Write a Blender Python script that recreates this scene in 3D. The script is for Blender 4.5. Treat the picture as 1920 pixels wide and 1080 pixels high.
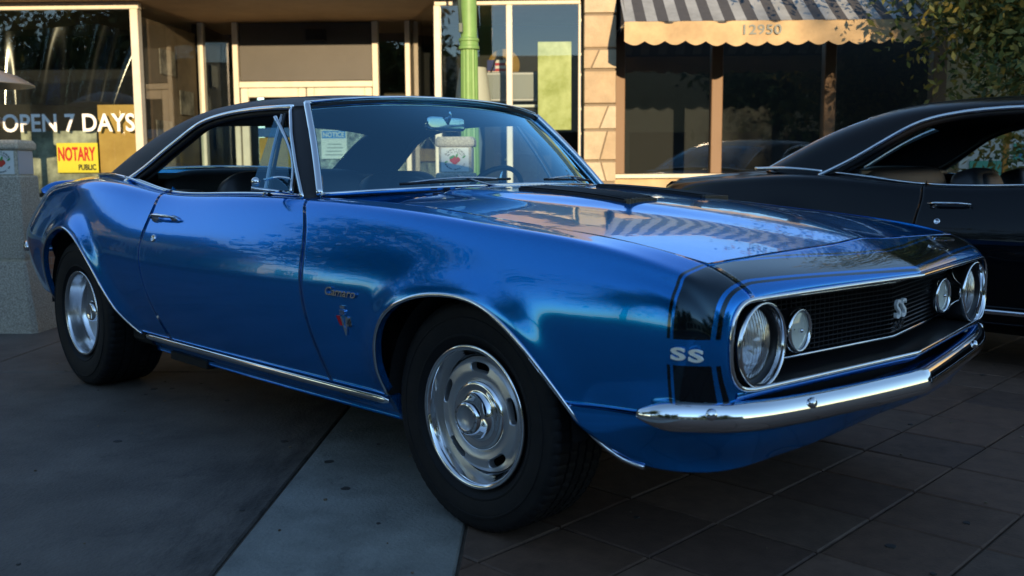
import bpy, math, random
import numpy as np
from mathutils import Matrix, Vector

random.seed(7); RNG = np.random.default_rng(7)
scene = bpy.context.scene
COL = scene.collection
for o in list(bpy.data.objects): bpy.data.objects.remove(o)

# ------------------------------------------------------------------ camera
CAM = np.array([1.9142, -2.5755, 1.0066])
YAW, PIT, ROL = math.radians(135.114), math.radians(-6.323), math.radians(-0.333)
FPX, CY = 1769.17, 522.32
f_ = np.array([math.cos(PIT)*math.cos(YAW), math.cos(PIT)*math.sin(YAW), math.sin(PIT)])
r_ = np.cross(f_, [0, 0, 1]); r_ /= np.linalg.norm(r_); u_ = np.cross(r_, f_)
c_, s_ = math.cos(ROL), math.sin(ROL)
r2, u2 = c_*r_+s_*u_, -s_*r_+c_*u_
cd = bpy.data.cameras.new('camera'); cam = bpy.data.objects.new('camera', cd); COL.objects.link(cam)
cam.matrix_world = Matrix(((r2[0], u2[0], -f_[0], CAM[0]), (r2[1], u2[1], -f_[1], CAM[1]),
                           (r2[2], u2[2], -f_[2], CAM[2]), (0, 0, 0, 1)))
cd.sensor_width = 36; cd.lens = FPX/1920*36; cd.shift_y = -(540-CY)/1920
cd.clip_start = .05; cd.clip_end = 2000
cd.dof.use_dof = True; cd.dof.focus_distance = 3.3; cd.dof.aperture_fstop = 3.8
scene.camera = cam

# ------------------------------------------------------------------ light
# facade frame: origin under the camera, +A to the right along the shop front, +B away from the street
PHI = math.radians(133.5)
NB = np.array([math.cos(PHI), math.sin(PHI)]); LA = np.array([math.sin(PHI), -math.cos(PHI)])
SUN_EL = math.radians(9.0)
SUN_AZ_AB = math.radians(8)     # sun stands behind the camera, slightly to the right
sd = -NB*math.cos(SUN_AZ_AB) + LA*math.sin(SUN_AZ_AB)   # horizontal direction towards the sun
SD = Vector((sd[0]*math.cos(SUN_EL), sd[1]*math.cos(SUN_EL), math.sin(SUN_EL)))
w = bpy.data.worlds.new('World'); scene.world = w; w.use_nodes = True
nt = w.node_tree; nt.nodes.clear()
sky = nt.nodes.new('ShaderNodeTexSky'); sky.sky_type = 'NISHITA'; sky.sun_disc = False
sky.sun_elevation = SUN_EL; sky.sun_rotation = math.atan2(sd[0], sd[1])
sky.air_density = 1.0; sky.dust_density = .0; sky.ozone_density = 1.6; sky.altitude = 1200
bg = nt.nodes.new('ShaderNodeBackground'); bg.inputs['Strength'].default_value = .15
wo = nt.nodes.new('ShaderNodeOutputWorld')
nt.links.new(sky.outputs[0], bg.inputs[0]); nt.links.new(bg.outputs[0], wo.inputs[0])
sl = bpy.data.lights.new('sun', 'SUN'); sl.energy = 3.0; sl.angle = math.radians(.6); sl.color = (1, .74, .45)
so = bpy.data.objects.new('sun', sl); COL.objects.link(so)
so.rotation_euler = SD.to_track_quat('Z', 'Y').to_euler(); so.location = (0, 0, 20)
vs = scene.view_settings; vs.view_transform = 'Standard'; vs.look = 'None'; vs.exposure = 1.32; vs.gamma = 1
vs.use_curve_mapping = False
scene.render.engine = 'CYCLES'

# ------------------------------------------------------------------ materials
MATS = {}
def mat(name, col=(.5, .5, .5), rough=.5, metal=0, coat=0, coat_r=.03, spec=.5, noise=0, nscale=30, bump=0, bscale=200,
        trans=0, ior=1.45, emit=None, stretch=None, col2=None, voro=False, alpha=None, coords='Object'):
    m = bpy.data.materials.new(name); m.use_nodes = True; MATS[name] = m
    N = m.node_tree.nodes; L = m.node_tree.links; b = N['Principled BSDF']
    b.inputs['Base Color'].default_value = (*col, 1); b.inputs['Roughness'].default_value = rough
    b.inputs['Metallic'].default_value = metal; b.inputs['Coat Weight'].default_value = coat
    b.inputs['Coat Roughness'].default_value = coat_r; b.inputs['Specular IOR Level'].default_value = spec
    b.inputs['Transmission Weight'].default_value = trans; b.inputs['IOR'].default_value = ior
    if emit: b.inputs['Emission Color'].default_value = (*emit[:3], 1); b.inputs['Emission Strength'].default_value = emit[3]
    if noise or bump:
        tc = N.new('ShaderNodeTexCoord'); mp = N.new('ShaderNodeMapping'); L.new(tc.outputs[coords], mp.inputs[0])
        if stretch: mp.inputs['Scale'].default_value = stretch
    if noise:
        nz = N.new('ShaderNodeTexNoise'); nz.inputs['Scale'].default_value = nscale; nz.inputs['Detail'].default_value = 8
        nz.inputs['Roughness'].default_value = .65
        L.new(mp.outputs[0], nz.inputs['Vector'])
        cr = N.new('ShaderNodeValToRGB')
        c2 = col2 if col2 else tuple(min(1, c*(1+noise)) for c in col)
        cr.color_ramp.elements[0].position = .32; cr.color_ramp.elements[1].position = .68
        cr.color_ramp.elements[0].color = (*[c*(1-noise) for c in col], 1); cr.color_ramp.elements[1].color = (*c2, 1)
        L.new(nz.outputs['Fac'], cr.inputs[0]); L.new(cr.outputs[0], b.inputs['Base Color'])
    if bump:
        nb = N.new('ShaderNodeTexNoise'); nb.inputs['Scale'].default_value = bscale; nb.inputs['Detail'].default_value = 6
        L.new(mp.outputs[0], nb.inputs['Vector'])
        bp = N.new('ShaderNodeBump'); bp.inputs['Strength'].default_value = bump; bp.inputs['Distance'].default_value = .01
        L.new(nb.outputs['Fac'], bp.inputs['Height']); L.new(bp.outputs[0], b.inputs['Normal'])
    return m

def glass_mat(name, tint=(.8, .9, .95), ior=1.5, rough=0.0, extra_refl=0.0, refl=(1, 1, 1)):
    """thin pane: clear film with fresnel reflection, no refraction offset"""
    m = bpy.data.materials.new(name); m.use_nodes = True; MATS[name] = m
    N = m.node_tree.nodes; L = m.node_tree.links; N.clear()
    out = N.new('ShaderNodeOutputMaterial'); mx = N.new('ShaderNodeMixShader')
    tr = N.new('ShaderNodeBsdfTransparent'); tr.inputs[0].default_value = (*tint, 1)
    gl = N.new('ShaderNodeBsdfGlossy'); gl.inputs['Roughness'].default_value = rough; gl.inputs['Color'].default_value = (*refl, 1)
    ge = N.new('ShaderNodeNewGeometry'); dt = N.new('ShaderNodeVectorMath'); dt.operation = 'DOT_PRODUCT'
    L.new(ge.outputs['Normal'], dt.inputs[0]); L.new(ge.outputs['Incoming'], dt.inputs[1])
    def mt(op, x, y=None):
        n = N.new('ShaderNodeMath'); n.operation = op
        for i, v in enumerate((x, y)):
            if v is None: continue
            if isinstance(v, (int, float)): n.inputs[i].default_value = v
            else: L.new(v, n.inputs[i])
        return n.outputs[0]
    r0 = ((ior-1)/(ior+1))**2
    fz = mt('POWER', mt('SUBTRACT', 1.0, mt('ABSOLUTE', dt.outputs['Value'])), 5.0)
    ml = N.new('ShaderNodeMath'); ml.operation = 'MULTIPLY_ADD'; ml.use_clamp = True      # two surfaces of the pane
    L.new(fz, ml.inputs[0]); ml.inputs[1].default_value = 1-r0*1.9; ml.inputs[2].default_value = r0*1.9+extra_refl  # last term adds an even reflection on top of fresnel
    L.new(ml.outputs[0], mx.inputs[0]); L.new(tr.outputs[0], mx.inputs[1]); L.new(gl.outputs[0], mx.inputs[2])
    L.new(mx.outputs[0], out.inputs[0]); return m

def paint_mat(name, col, stripe_col=None, metal=.55, rough=.32):
    m = mat(name, col, rough, metal, .8, .008)
    N = m.node_tree.nodes; L = m.node_tree.links; b = N['Principled BSDF']
    b.inputs['Coat IOR'].default_value = 1.5
    if metal > .5: b.inputs['Specular Tint'].default_value = (.05, .62, 1, 1)
    # orange peel in the clear coat, very faint
    tc = N.new('ShaderNodeTexCoord')
    nz = N.new('ShaderNodeTexNoise'); nz.inputs['Scale'].default_value = 9; nz.inputs['Detail'].default_value = 3
    L.new(tc.outputs['Object'], nz.inputs['Vector'])
    bp = N.new('ShaderNodeBump'); bp.inputs['Strength'].default_value = .025; bp.inputs['Distance'].default_value = .02
    L.new(nz.outputs['Fac'], bp.inputs['Height']); L.new(bp.outputs[0], b.inputs['Coat Normal'])
    if stripe_col:
        at = N.new('ShaderNodeAttribute'); at.attribute_name = 'stripe'
        sx = N.new('ShaderNodeSeparateXYZ'); L.new(tc.outputs['Object'], sx.inputs[0])
        def mth(op, a, b_=None):
            n = N.new('ShaderNodeMath'); n.operation = op
            for i, v in enumerate((a, b_)):
                if v is None: continue
                if isinstance(v, (int, float)): n.inputs[i].default_value = v
                else: L.new(v, n.inputs[i])
            return n.outputs[0]
        def band(v, lo, hi): return mth('MULTIPLY', mth('GREATER_THAN', v, lo), mth('LESS_THAN', v, hi))
        d = at.outputs['Fac']
        msk = mth('ADD', mth('ADD', band(d, .016, .023), band(d, .030, .100)), band(d, .107, .115))
        ay = mth('ABSOLUTE', sx.outputs[1])
        emb = mth('MULTIPLY', mth('GREATER_THAN', ay, .80), band(sx.outputs[2], .583, .642))
        low = mth('MULTIPLY', mth('LESS_THAN', ay, .70), mth('LESS_THAN', sx.outputs[2], .70))
        msk = mth('MULTIPLY', msk, mth('SUBTRACT', 1, mth('MAXIMUM', emb, low)))
        mx = N.new('ShaderNodeMix'); mx.data_type = 'RGBA'
        mx.inputs['A'].default_value = (*col, 1); mx.inputs['B'].default_value = (*stripe_col, 1)
        L.new(msk, mx.inputs['Factor']); L.new(mx.outputs['Result'], b.inputs['Base Color'])
        L.new(mth('MULTIPLY', mth('SUBTRACT', 1, msk), metal), b.inputs['Metallic'])
    return m

PAINT = paint_mat('blue_metallic_paint', (.0, .205, .63), (.004, .004, .005), .72, .14)
BLACKPAINT = paint_mat('black_car_paint', (.002, .0025, .004), None, .0, .3)
BLACKPAINT.node_tree.nodes['Principled BSDF'].inputs['Coat Weight'].default_value = .45
BLACKPAINT.node_tree.nodes['Principled BSDF'].inputs['Specular IOR Level'].default_value = .1
CHROME = mat('chrome', (.82, .83, .85), .06, 1)
STEEL = mat('argent_wheel_paint', (.46, .47, .49), .34, .75)
DARKCHROME = mat('satin_trim', (.5, .51, .53), .22, 1)
VINYL = mat('black_vinyl', (.018, .017, .019), .52, bump=.25, bscale=420)
SEATV = mat('seat_vinyl', (.010, .010, .011), .38, bump=.08, bscale=180)
BLACKP = mat('black_trim', (.008, .008, .009), .45)
BLACKSAT = mat('grille_black', (.010, .010, .011), .32)
RUBBER = mat('tyre_rubber', (.009, .009, .010), .66, spec=.3, noise=.25, nscale=18, bump=.10, bscale=90)
UNDER = mat('underbody_black', (.008, .008, .008), .85)
GLASS = glass_mat('car_glass', (.60, .82, .90), 1.52, 0, .15, (.36, .74, 1))  # added even reflection, tinted blue to paint sky onto the panes
LENS = glass_mat('lamp_lens_glass', (.93, .96, .97), 1.5)
SHOPGLASS = glass_mat('shop_window_glass', (.80, .86, .84), 1.52)
REFL = mat('lamp_reflector', (.86, .88, .90), .24, .8)
MIRROR = mat('mirror_glass', (.9, .9, .9), .01, 1)
mat('polished_barrel', (.72, .73, .75), .20, 1)
RED = mat('badge_red', (.55, .01, .02), .3)
WHITE = mat('white_paint', (.78, .78, .75), .5)
BADGE = mat('badge_cream', (.90, .86, .72), .3, 0, coat=.5)

# ------------------------------------------------------------------ helpers
def link_mesh(name, V, F, m, parent=None, smooth=True, mats=None, mi=None, attr=None):
    me = bpy.data.meshes.new(name)
    me.from_pydata([tuple(map(float, v)) for v in V], [], [tuple(int(i) for i in f) for f in F]); me.update()
    if smooth: me.polygons.foreach_set('use_smooth', [True]*len(me.polygons))
    for x in (mats or [m]): me.materials.append(x)
    if mi is not None: me.polygons.foreach_set('material_index', mi)
    if attr is not None:
        a = me.attributes.new('stripe', 'FLOAT', 'POINT'); a.data.foreach_set('value', np.asarray(attr, dtype=np.float32))
    o = bpy.data.objects.new(name, me); COL.objects.link(o)
    if parent: o.parent = parent
    return o

def thing(name, label, cat, loc=(0, 0, 0), rz=0, group=None):
    o = bpy.data.objects.new(name, None); COL.objects.link(o); o.location = loc; o.rotation_euler = (0, 0, rz)
    o.empty_display_size = .2
    o['label'] = label; o['category'] = cat
    if group: o['group'] = group
    return o
def tag(o, label, cat, group=None):
    o['label'] = label; o['category'] = cat
    if group: o['group'] = group
    return o
def struct(o): o['kind'] = 'structure'; return o

class MB:
    """collects shapes into one mesh"""
    def __init__(s): s.V = []; s.F = []
    def add(s, V, F):
        n = len(s.V); s.V += [tuple(v) for v in V]; s.F += [tuple(i+n for i in f) for f in F]; return s
    def box(s, x0, x1, y0, y1, z0, z1, bev=0):
        if bev <= 0:
            V = [(x, y, z) for z in (z0, z1) for y in (y0, y1) for x in (x0, x1)]
            return s.add(V, [(0, 2, 3, 1), (4, 5, 7, 6), (0, 1, 5, 4), (2, 6, 7, 3), (0, 4, 6, 2), (1, 3, 7, 5)])
        b = min(bev, (x1-x0)/2.01, (y1-y0)/2.01, (z1-z0)/2.01)
        X, Y, Z = (x0, x1), (y0, y1), (z0, z1); V = []; idx = {}
        for i in (0, 1):
            for j in (0, 1):
                for k in (0, 1):
                    dx, dy, dz = (b if i == 0 else -b), (b if j == 0 else -b), (b if k == 0 else -b)
                    for ax in range(3):
                        p = [X[i]+dx, Y[j]+dy, Z[k]+dz]; p[ax] = (X[i], Y[j], Z[k])[ax]
                        idx[(i, j, k, ax)] = len(V); V.append(p)
        F = []
        for a in range(3):
            o1, o2 = (a+1) % 3, (a+2) % 3
            for sd_ in (0, 1):
                q = []
                for (p, r) in ((0, 0), (1, 0), (1, 1), (0, 1)):
                    k = [0, 0, 0]; k[a] = sd_; k[o1] = p; k[o2] = r; q.append(idx[(*k, a)])
                F.append(q if sd_ else q[::-1])
        for a in range(3):
            o1, o2 = (a+1) % 3, (a+2) % 3
            for p in (0, 1):
                for r in (0, 1):
                    k0 = [0, 0, 0]; k0[o1] = p; k0[o2] = r; k1 = list(k0); k1[a] = 1
                    q = [idx[(*k0, o1)], idx[(*k1, o1)], idx[(*k1, o2)], idx[(*k0, o2)]]
                    F.append(q if (p ^ r) else q[::-1])
        for i in (0, 1):
            for j in (0, 1):
                for k in (0, 1):
                    t = [idx[(i, j, k, 0)], idx[(i, j, k, 1)], idx[(i, j, k, 2)]]
                    F.append(t if (i+j+k) % 2 else t[::-1])
        return s.add(V, F)
    def tube(s, P, r, n=8, closed=False, caps=True, ref=None, flat=1.0):
        P = np.asarray(P, float); m = len(P)
        rr = np.broadcast_to(np.asarray(r, float), (m,))
        if closed: T = np.roll(P, -1, 0)-np.roll(P, 1, 0)
        else: T = np.gradient(P, axis=0)
        T /= np.linalg.norm(T, axis=1)[:, None]+1e-12
        up = np.array(ref if ref is not None else ((0, 0, 1) if abs(T[0][2]) < .9 else (1, 0, 0)), float)
        n0 = up-T[0]*(up@T[0]); n0 /= np.linalg.norm(n0); V = []; 
        for i in range(m):
            n0 = n0-T[i]*(n0@T[i]); n0 /= np.linalg.norm(n0)+1e-12
            if ref is not None:
                q = up-T[i]*(up@T[i]); 
                if np.linalg.norm(q) > 1e-3: n0 = q/np.linalg.norm(q)
            b = np.cross(T[i], n0)
            for k in range(n):
                a = 2*math.pi*k/n; V.append(P[i]+rr[i]*(math.cos(a)*n0*flat+math.sin(a)*b))
        F = []
        for i in range(m if closed else m-1):
            j = (i+1) % m
            for k in range(n): F.append((i*n+k, i*n+(k+1) % n, j*n+(k+1) % n, j*n+k))
        if caps and not closed: F.append(tuple(range(n))[::-1]); F.append(tuple((m-1)*n+k for k in range(n)))
        return s.add(V, F)
    def lathe(s, prof, n=64, M=None, closed=False):
        """prof: (r, h) around local z; M maps to place"""
        M = M or Matrix(); V = []; m = len(prof)
        for r, h in prof:
            for k in range(n):
                a = 2*math.pi*k/n; V.append(M @ Vector((r*math.cos(a), r*math.sin(a), h)))
        F = []
        for i in range(m-1):
            for k in range(n): F.append((i*n+k, i*n+(k+1) % n, (i+1)*n+(k+1) % n, (i+1)*n+k))
        return s.add(V, F)
    def disc(s, r, h, n=48, M=None):
        M = M or Matrix(); V = [M @ Vector((r*math.cos(2*math.pi*k/n), r*math.sin(2*math.pi*k/n), h)) for k in range(n)]
        return s.add(V, [tuple(range(n))])
    def grid(s, P):
        nu, nv = P.shape[:2]
        return s.add(P.reshape(-1, 3), [(i*nv+j, (i+1)*nv+j, (i+1)*nv+j+1, i*nv+j+1) for i in range(nu-1) for j in range(nv-1)])
    def prism(s, pts, z0, z1, M=None):
        M = M or Matrix(); n = len(pts)
        V = [M @ Vector((x, y, z0)) for x, y in pts]+[M @ Vector((x, y, z1)) for x, y in pts]
        return s.add(V, [tuple(range(n))[::-1], tuple(range(n, 2*n))]+[(i, (i+1) % n, n+(i+1) % n, n+i) for i in range(n)])
    def xf(s, M): s.V = [tuple(M @ Vector(v)) for v in s.V]; return s
    def mirror_y(s): s.V = [(x, -y, z) for x, y, z in s.V]; s.F = [f[::-1] for f in s.F]; return s
    def build(s, name, m, parent=None, smooth=False, **k): return link_mesh(name, s.V, s.F, m, parent, smooth, **k)

def auto_smooth(o, ang=35):
    me = o.data; me.polygons.foreach_set('use_smooth', [True]*len(me.polygons))
    me.set_sharp_from_angle(angle=math.radians(ang)); return o

def natspline(x, Y):
    """natural cubic interpolation; x ascending, Y (n,...) -> callable"""
    x = np.asarray(x, float); Y = np.asarray(Y, float); n = len(x); h = np.diff(x)
    A = np.zeros((n, n)); A[0, 0] = A[-1, -1] = 1; B = np.zeros_like(Y)
    for i in range(1, n-1):
        A[i, i-1], A[i, i], A[i, i+1] = h[i-1], 2*(h[i-1]+h[i]), h[i]
        B[i] = 6*((Y[i+1]-Y[i])/h[i]-(Y[i]-Y[i-1])/h[i-1])
    M = np.linalg.solve(A, B.reshape(n, -1)).reshape(Y.shape)
    def f(t):
        t = np.asarray(t, float); i = np.clip(np.searchsorted(x, t)-1, 0, n-2); sh = t.shape+(1,)*(Y.ndim-1)
        a = ((x[i+1]-t)/h[i]).reshape(sh); b = ((t-x[i])/h[i]).reshape(sh); hh = h[i].reshape(sh)
        return a*Y[i]+b*Y[i+1]+((a**3-a)*M[i]+(b**3-b)*M[i+1])*hh**2/6
    return f
def spl(pts):
    a = np.array(pts, float); o = np.argsort(a[:, 0]); a = a[o]
    return natspline(a[:, 0], a[:, 1] if a.shape[1] == 2 else a[:, 1:])
def pspl(pts, n, closed=False):
    """smooth curve through points, n samples even in arc length"""
    P = np.array(pts, float)
    d = np.r_[0, np.cumsum(np.linalg.norm(np.diff(P, axis=0), axis=1))]
    t = np.linspace(0, d[-1], max(400, n*6)); Q = natspline(d, P)(t)
    s = np.r_[0, np.cumsum(np.linalg.norm(np.diff(Q, axis=0), axis=1))]
    return np.stack([np.interp(np.linspace(0, s[-1], n), s, Q[:, k]) for k in range(P.shape[1])], 1)
def resample(P, n):
    P = np.asarray(P, float); s = np.r_[0, np.cumsum(np.linalg.norm(np.diff(P, axis=0), axis=1))]
    return np.stack([np.interp(np.linspace(0, s[-1], n), s, P[:, k]) for k in range(P.shape[1])], 1)
def bbasis(N, t, deg=3):
    """clamped uniform b-spline basis (len(t), N)"""
    t = np.clip(np.asarray(t, float), 0, 1-1e-9); K = np.r_[np.zeros(deg), np.linspace(0, 1, N-deg+1), np.ones(deg)]
    B = np.zeros((len(K)-1,)+t.shape)
    for i in range(len(K)-1): B[i] = (t >= K[i]) & (t < K[i+1])
    for d in range(1, deg+1):
        C = np.zeros((len(K)-1-d,)+t.shape)
        for i in range(len(C)):
            if K[i+d] > K[i]: C[i] += (t-K[i])/(K[i+d]-K[i])*B[i]
            if K[i+d+1] > K[i+1]: C[i] += (K[i+d+1]-t)/(K[i+d+1]-K[i+1])*B[i+1]
        B = C
    return np.moveaxis(B, 0, -1)
def espace(n, e=.012):
    """0..1 with a support loop close to each end"""
    return np.r_[0, e, np.linspace(0, 1, n)[1:-1], 1-e, 1]

def panel_geo(P, roll=.003, depth=.02, sides='udlr', outward=None):
    """grid P (nu,nv,3) -> verts, faces with rolled, returned edges. outward: function/vec to orient the normal"""
    nu, nv = P.shape[:2]
    du = np.gradient(P, axis=0); dv = np.gradient(P, axis=1); N = np.cross(du, dv); N /= np.linalg.norm(N, axis=2)[..., None]+1e-12
    c = N[nu//2, nv//2]; flip = False
    if outward is not None and c@np.asarray(outward) < 0: N = -N; flip = True
    V = [p for p in P.reshape(-1, 3)]; F = []
    for i in range(nu-1):
        for j in range(nv-1):
            q = (i*nv+j, (i+1)*nv+j, (i+1)*nv+j+1, i*nv+j+1); F.append(q[::-1] if flip else q)
    def edge(idx, inw):
        # idx list of (i,j) along the edge; inw gives the neighbour one step inside
        pts = np.array([P[i, j] for i, j in idx]); nn = np.array([N[i, j] for i, j in idx])
        ins = np.array([P[i+inw[0], j+inw[1]] for i, j in idx])
        t = pts-ins; t = t-nn*(t*nn).sum(1)[:, None]; t /= np.linalg.norm(t, axis=1)[:, None]+1e-12
        r1 = pts+t*roll*.8-nn*roll; r2_ = r1-nn*depth
        n0 = len(V); V.extend(r1); n1 = len(V); V.extend(r1); n2 = len(V); V.extend(r2_)
        for k in range(len(idx)-1):
            a, b = idx[k][0]*nv+idx[k][1], idx[k+1][0]*nv+idx[k+1][1]
            F.append((a, b, n0+k+1, n0+k)); F.append((n1+k, n1+k+1, n2+k+1, n2+k))
    if 'l' in sides: edge([(0, j) for j in range(nv)], (1, 0))
    if 'r' in sides: edge([(nu-1, j) for j in range(nv)], (-1, 0))
    if 'd' in sides: edge([(i, 0) for i in range(nu)], (0, 1))
    if 'u' in sides: edge([(i, nv-1) for i in range(nu)], (0, -1))
    return V, F
def join_geo(*gs):
    V = []; F = []
    for v, f in gs:
        n = len(V); V += list(v); F += [tuple(i+n for i in q) for q in f]
    return V, F

_font_cache = {}
def text_geo(txt, size=1.0, extrude=.01, offset=0.0, shear=0.0, sx=1.0, spacing=1.0, bevel=0.0):
    c = bpy.data.curves.new('t', 'FONT'); c.body = txt; c.size = size; c.extrude = extrude; c.offset = offset; c.shear = shear
    c.align_x = 'CENTER'; c.align_y = 'CENTER'; c.space_character = spacing; c.bevel_depth = bevel; c.resolution_u = 4
    o = bpy.data.objects.new('t', c); COL.objects.link(o)
    dg = bpy.context.evaluated_depsgraph_get(); me = bpy.data.meshes.new_from_object(o.evaluated_get(dg))
    V = np.array([v.co[:] for v in me.vertices]).reshape(-1, 3); F = [tuple(p.vertices) for p in me.polygons]
    bpy.data.objects.remove(o); bpy.data.curves.remove(c); bpy.data.meshes.remove(me)
    V[:, 0] *= sx
    mid = (V[:, :2].max(0)+V[:, :2].min(0))/2; V[:, :2] -= mid
    return V, F
def place(V, o, right, up):
    right = np.asarray(right, float); right = right/np.linalg.norm(right); up = np.asarray(up, float); up = up-right*(up@right); up /= np.linalg.norm(up)
    n = np.cross(right, up); return np.asarray(o)+V[:, :1]*right+V[:, 1:2]*up+V[:, 2:3]*n

# ================================================================== THE BLUE COUPE
# car space: x forward (0 at the front axle), y to its left, z up
CT = [  # x, zs, Ys, rad, Yend, Zend, widths at LV
 (.90, .705, .795, .020, .700, .715, .735, .775, .812, .832, .838, .828),
 (.70, .778, .831, .020, .735, .795, .770, .815, .848, .867, .874, .862),
 (.45, .831, .836, .022, .735, .842, .790, .835, .866, .887, .895, .884),
 (.10, .866, .838, .024, .735, .874, .800, .845, .876, .898, .907, .898),
 (-.35, .903, .837, .026, .735, .912, .810, .853, .884, .906, .915, .906),
 (-.84, .925, .826, .026, .760, .932, .820, .860, .890, .912, .922, .912),
 (-1.4, .930, .817, .028, .765, .936, .820, .862, .893, .916, .925, .914),
 (-1.95, .932, .818, .034, .762, .940, .815, .860, .892, .916, .926, .920),
 (-2.3, .962, .836, .050, .735, .982, .808, .855, .890, .917, .930, .930),
 (-2.7, .986, .842, .060, .690, 1.015, .800, .848, .885, .915, .930, .934),
 (-3.05, .972, .822, .060, .640, 1.010, .775, .830, .872, .902, .917, .920),
 (-3.35, .955, .780, .055, .610, .995, .730, .790, .838, .870, .887, .890),
 (-3.62, .935, .700, .050, .560, .975, .650, .715, .765, .800, .818, .820)]
LV = [.262, .34, .44, .54, .64, .73]
_net = []
for (x, zs, Ys, rad, Ye, Ze, *W_) in CT:
    c = [(W_[k], LV[k] if LV[k] < zs-rad*2 else zs-rad*2-.01*(6-k)) for k in range(6)]
    c += [((Ys*2.2+W_[5])/3.2, zs-rad*1.4), (Ys+.002, zs-rad*.25), (Ys-rad*.7, zs+rad*.18), (Ys-rad*2.0, zs+(Ze-zs)*.45), (Ye+.012, Ze-.001), (Ye, Ze)]
    _net.append(c)
_o = np.argsort([c[0] for c in CT]); NETF = natspline(np.array([CT[i][0] for i in _o]), np.array(_net)[_o]); NC = 12
ARCH_F = [(-.352, .325), (-.354, .41), (-.338, .50), (-.275, .60), (-.16, .660), (-.02, .682), (.12, .668), (.235, .610), (.325, .53), (.397, .446), (.44, .392), (.485, .345), (.53, .318), (.585, .309)]
ARCH_R = [(-2.115, .322), (-2.19, .372), (-2.274, .452), (-2.345, .546), (-2.433, .639), (-2.541, .711), (-2.65, .752), (-2.754, .767), (-2.86, .748), (-2.945, .70), (-3.01, .63), (-3.06, .54), (-3.09, .44), (-3.105, .33)]
AF = pspl(ARCH_F, 160); AR = pspl(ARCH_R, 160)
def bodyS(x, s, flare=True):
    x, s = np.broadcast_arrays(np.asarray(x, float), np.asarray(s, float))
    K = NETF(x); B = bbasis(NC, s); P = np.einsum('...k,...kc->...c', B, K)
    Y, Z = P[..., 0], P[..., 1]
    if flare:
        for A, amp, wd in ((AF, .016, .055), (AR, .020, .060)):
            d2 = ((x[..., None]-A[:, 0])**2+(Z[..., None]-A[:, 1])**2).min(-1)
            Y = Y+amp*np.exp(-d2/(wd*wd))*np.clip((Z-.30)/.12, 0, 1)
    return np.stack([x, Y, Z], -1)
def s_of_z(x, z):
    x, z = np.broadcast_arrays(np.asarray(x, float), np.asarray(z, float)); lo = np.zeros(x.shape); hi = np.full(x.shape, .74)
    for _ in range(36):
        m = (lo+hi)/2; up = bodyS(x, m, False)[..., 2] < z; lo = np.where(up, m, lo); hi = np.where(up, hi, m)
    return (lo+hi)/2
def Ybody(x, z): return float(bodyS(x, s_of_z(x, z))[..., 1])
GAP_F = spl([(.30, -.650), (.34, -.655), (.45, -.680), (.60, -.712), (.68, -.722), (.80, -.742), (.88, -.785), (.94, -.835), (1.0, -.87)])
GAP_R = spl([(.30, -1.80), (.34, -1.815), (.45, -1.87), (.60, -1.925), (.70, -1.94), (.80, -1.935), (.90, -1.935), (.94, -1.95), (1.0, -1.97)])
def side_patch(bot, gapl, gapr, xt0, xt1, nw=72, s_top=1.0, tmap=None):
    """bot (n,2) x,z rear to front; gapl/gapr: x as a function of z (or None)"""
    n = len(bot); u = np.linspace(0, 1, n); 
    arc = np.r_[0, np.cumsum(np.linalg.norm(np.diff(bot, axis=0), axis=1))]; u = arc/arc[-1]
    sb = s_of_z(bot[:, 0], bot[:, 1]); w = espace(nw, .010)
    xt = xt0+(xt1-xt0)*(tmap(u) if tmap else u)
    S = sb[:, None]+(s_top-sb[:, None])*w[None]; X = bot[:, :1]+(xt[:, None]-bot[:, :1])*w[None]
    for gap, k, sgn in ((gapl, 0, 1), (gapr, n-1, -1)):
        if gap is None: continue
        xs = X[k].copy()
        for _ in range(4): xs = gap(bodyS(xs, S[k], False)[..., 2])
        d = xs-X[k]; wt = (1-u) if k == 0 else u; X = X+wt[:, None]*d[None]
    return bodyS(X, S)
def msgn(P, sg):
    Q = np.array(P, float).copy(); Q[..., 1] *= sg; return Q
def xv(y): return .898-.125*np.abs(y)
def stripe_attr(V):
    V = np.asarray(V); ay = np.abs(V[:, 1]); ref = np.maximum(.805, .908-.15*ay)
    d = ref-V[:, 0]
    return np.where((V[:, 0] > .55) & (V[:, 2] > .45), d*1.0, 9.0)

# hood height field
_hc = spl([(-.62, .968), (-.36, .957), (.1, .924), (.35, .890), (.54, .857), (.73, .820)])
_he = spl([(-.62, .922), (-.5, .917), (-.35, .911), (.1, .873), (.45, .840), (.73, .792)])
def zhood(x, y):
    x, y = np.broadcast_arrays(np.asarray(x, float), np.asarray(y, float)); t = np.abs(y)/.735
    c, e = _hc(x), _he(x)
    wf = np.clip((x+.5)/1.2, 0, 1)                       # 0 at the cowl, 1 at the nose
    edge = .56-.45*wf**1.6; soft = .045+.07*wf
    plat = 1/(1+np.exp((t-edge)/soft*2.2))
    plat = plat/(1/(1+np.exp((0-edge)/soft*2.2)))
    crown = 1-t**2
    mix = .34*(1-wf)+.30*wf
    return e+(c-e)*((1-mix)*crown+mix*plat)-.006*np.abs(y)/.735*0

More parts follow.
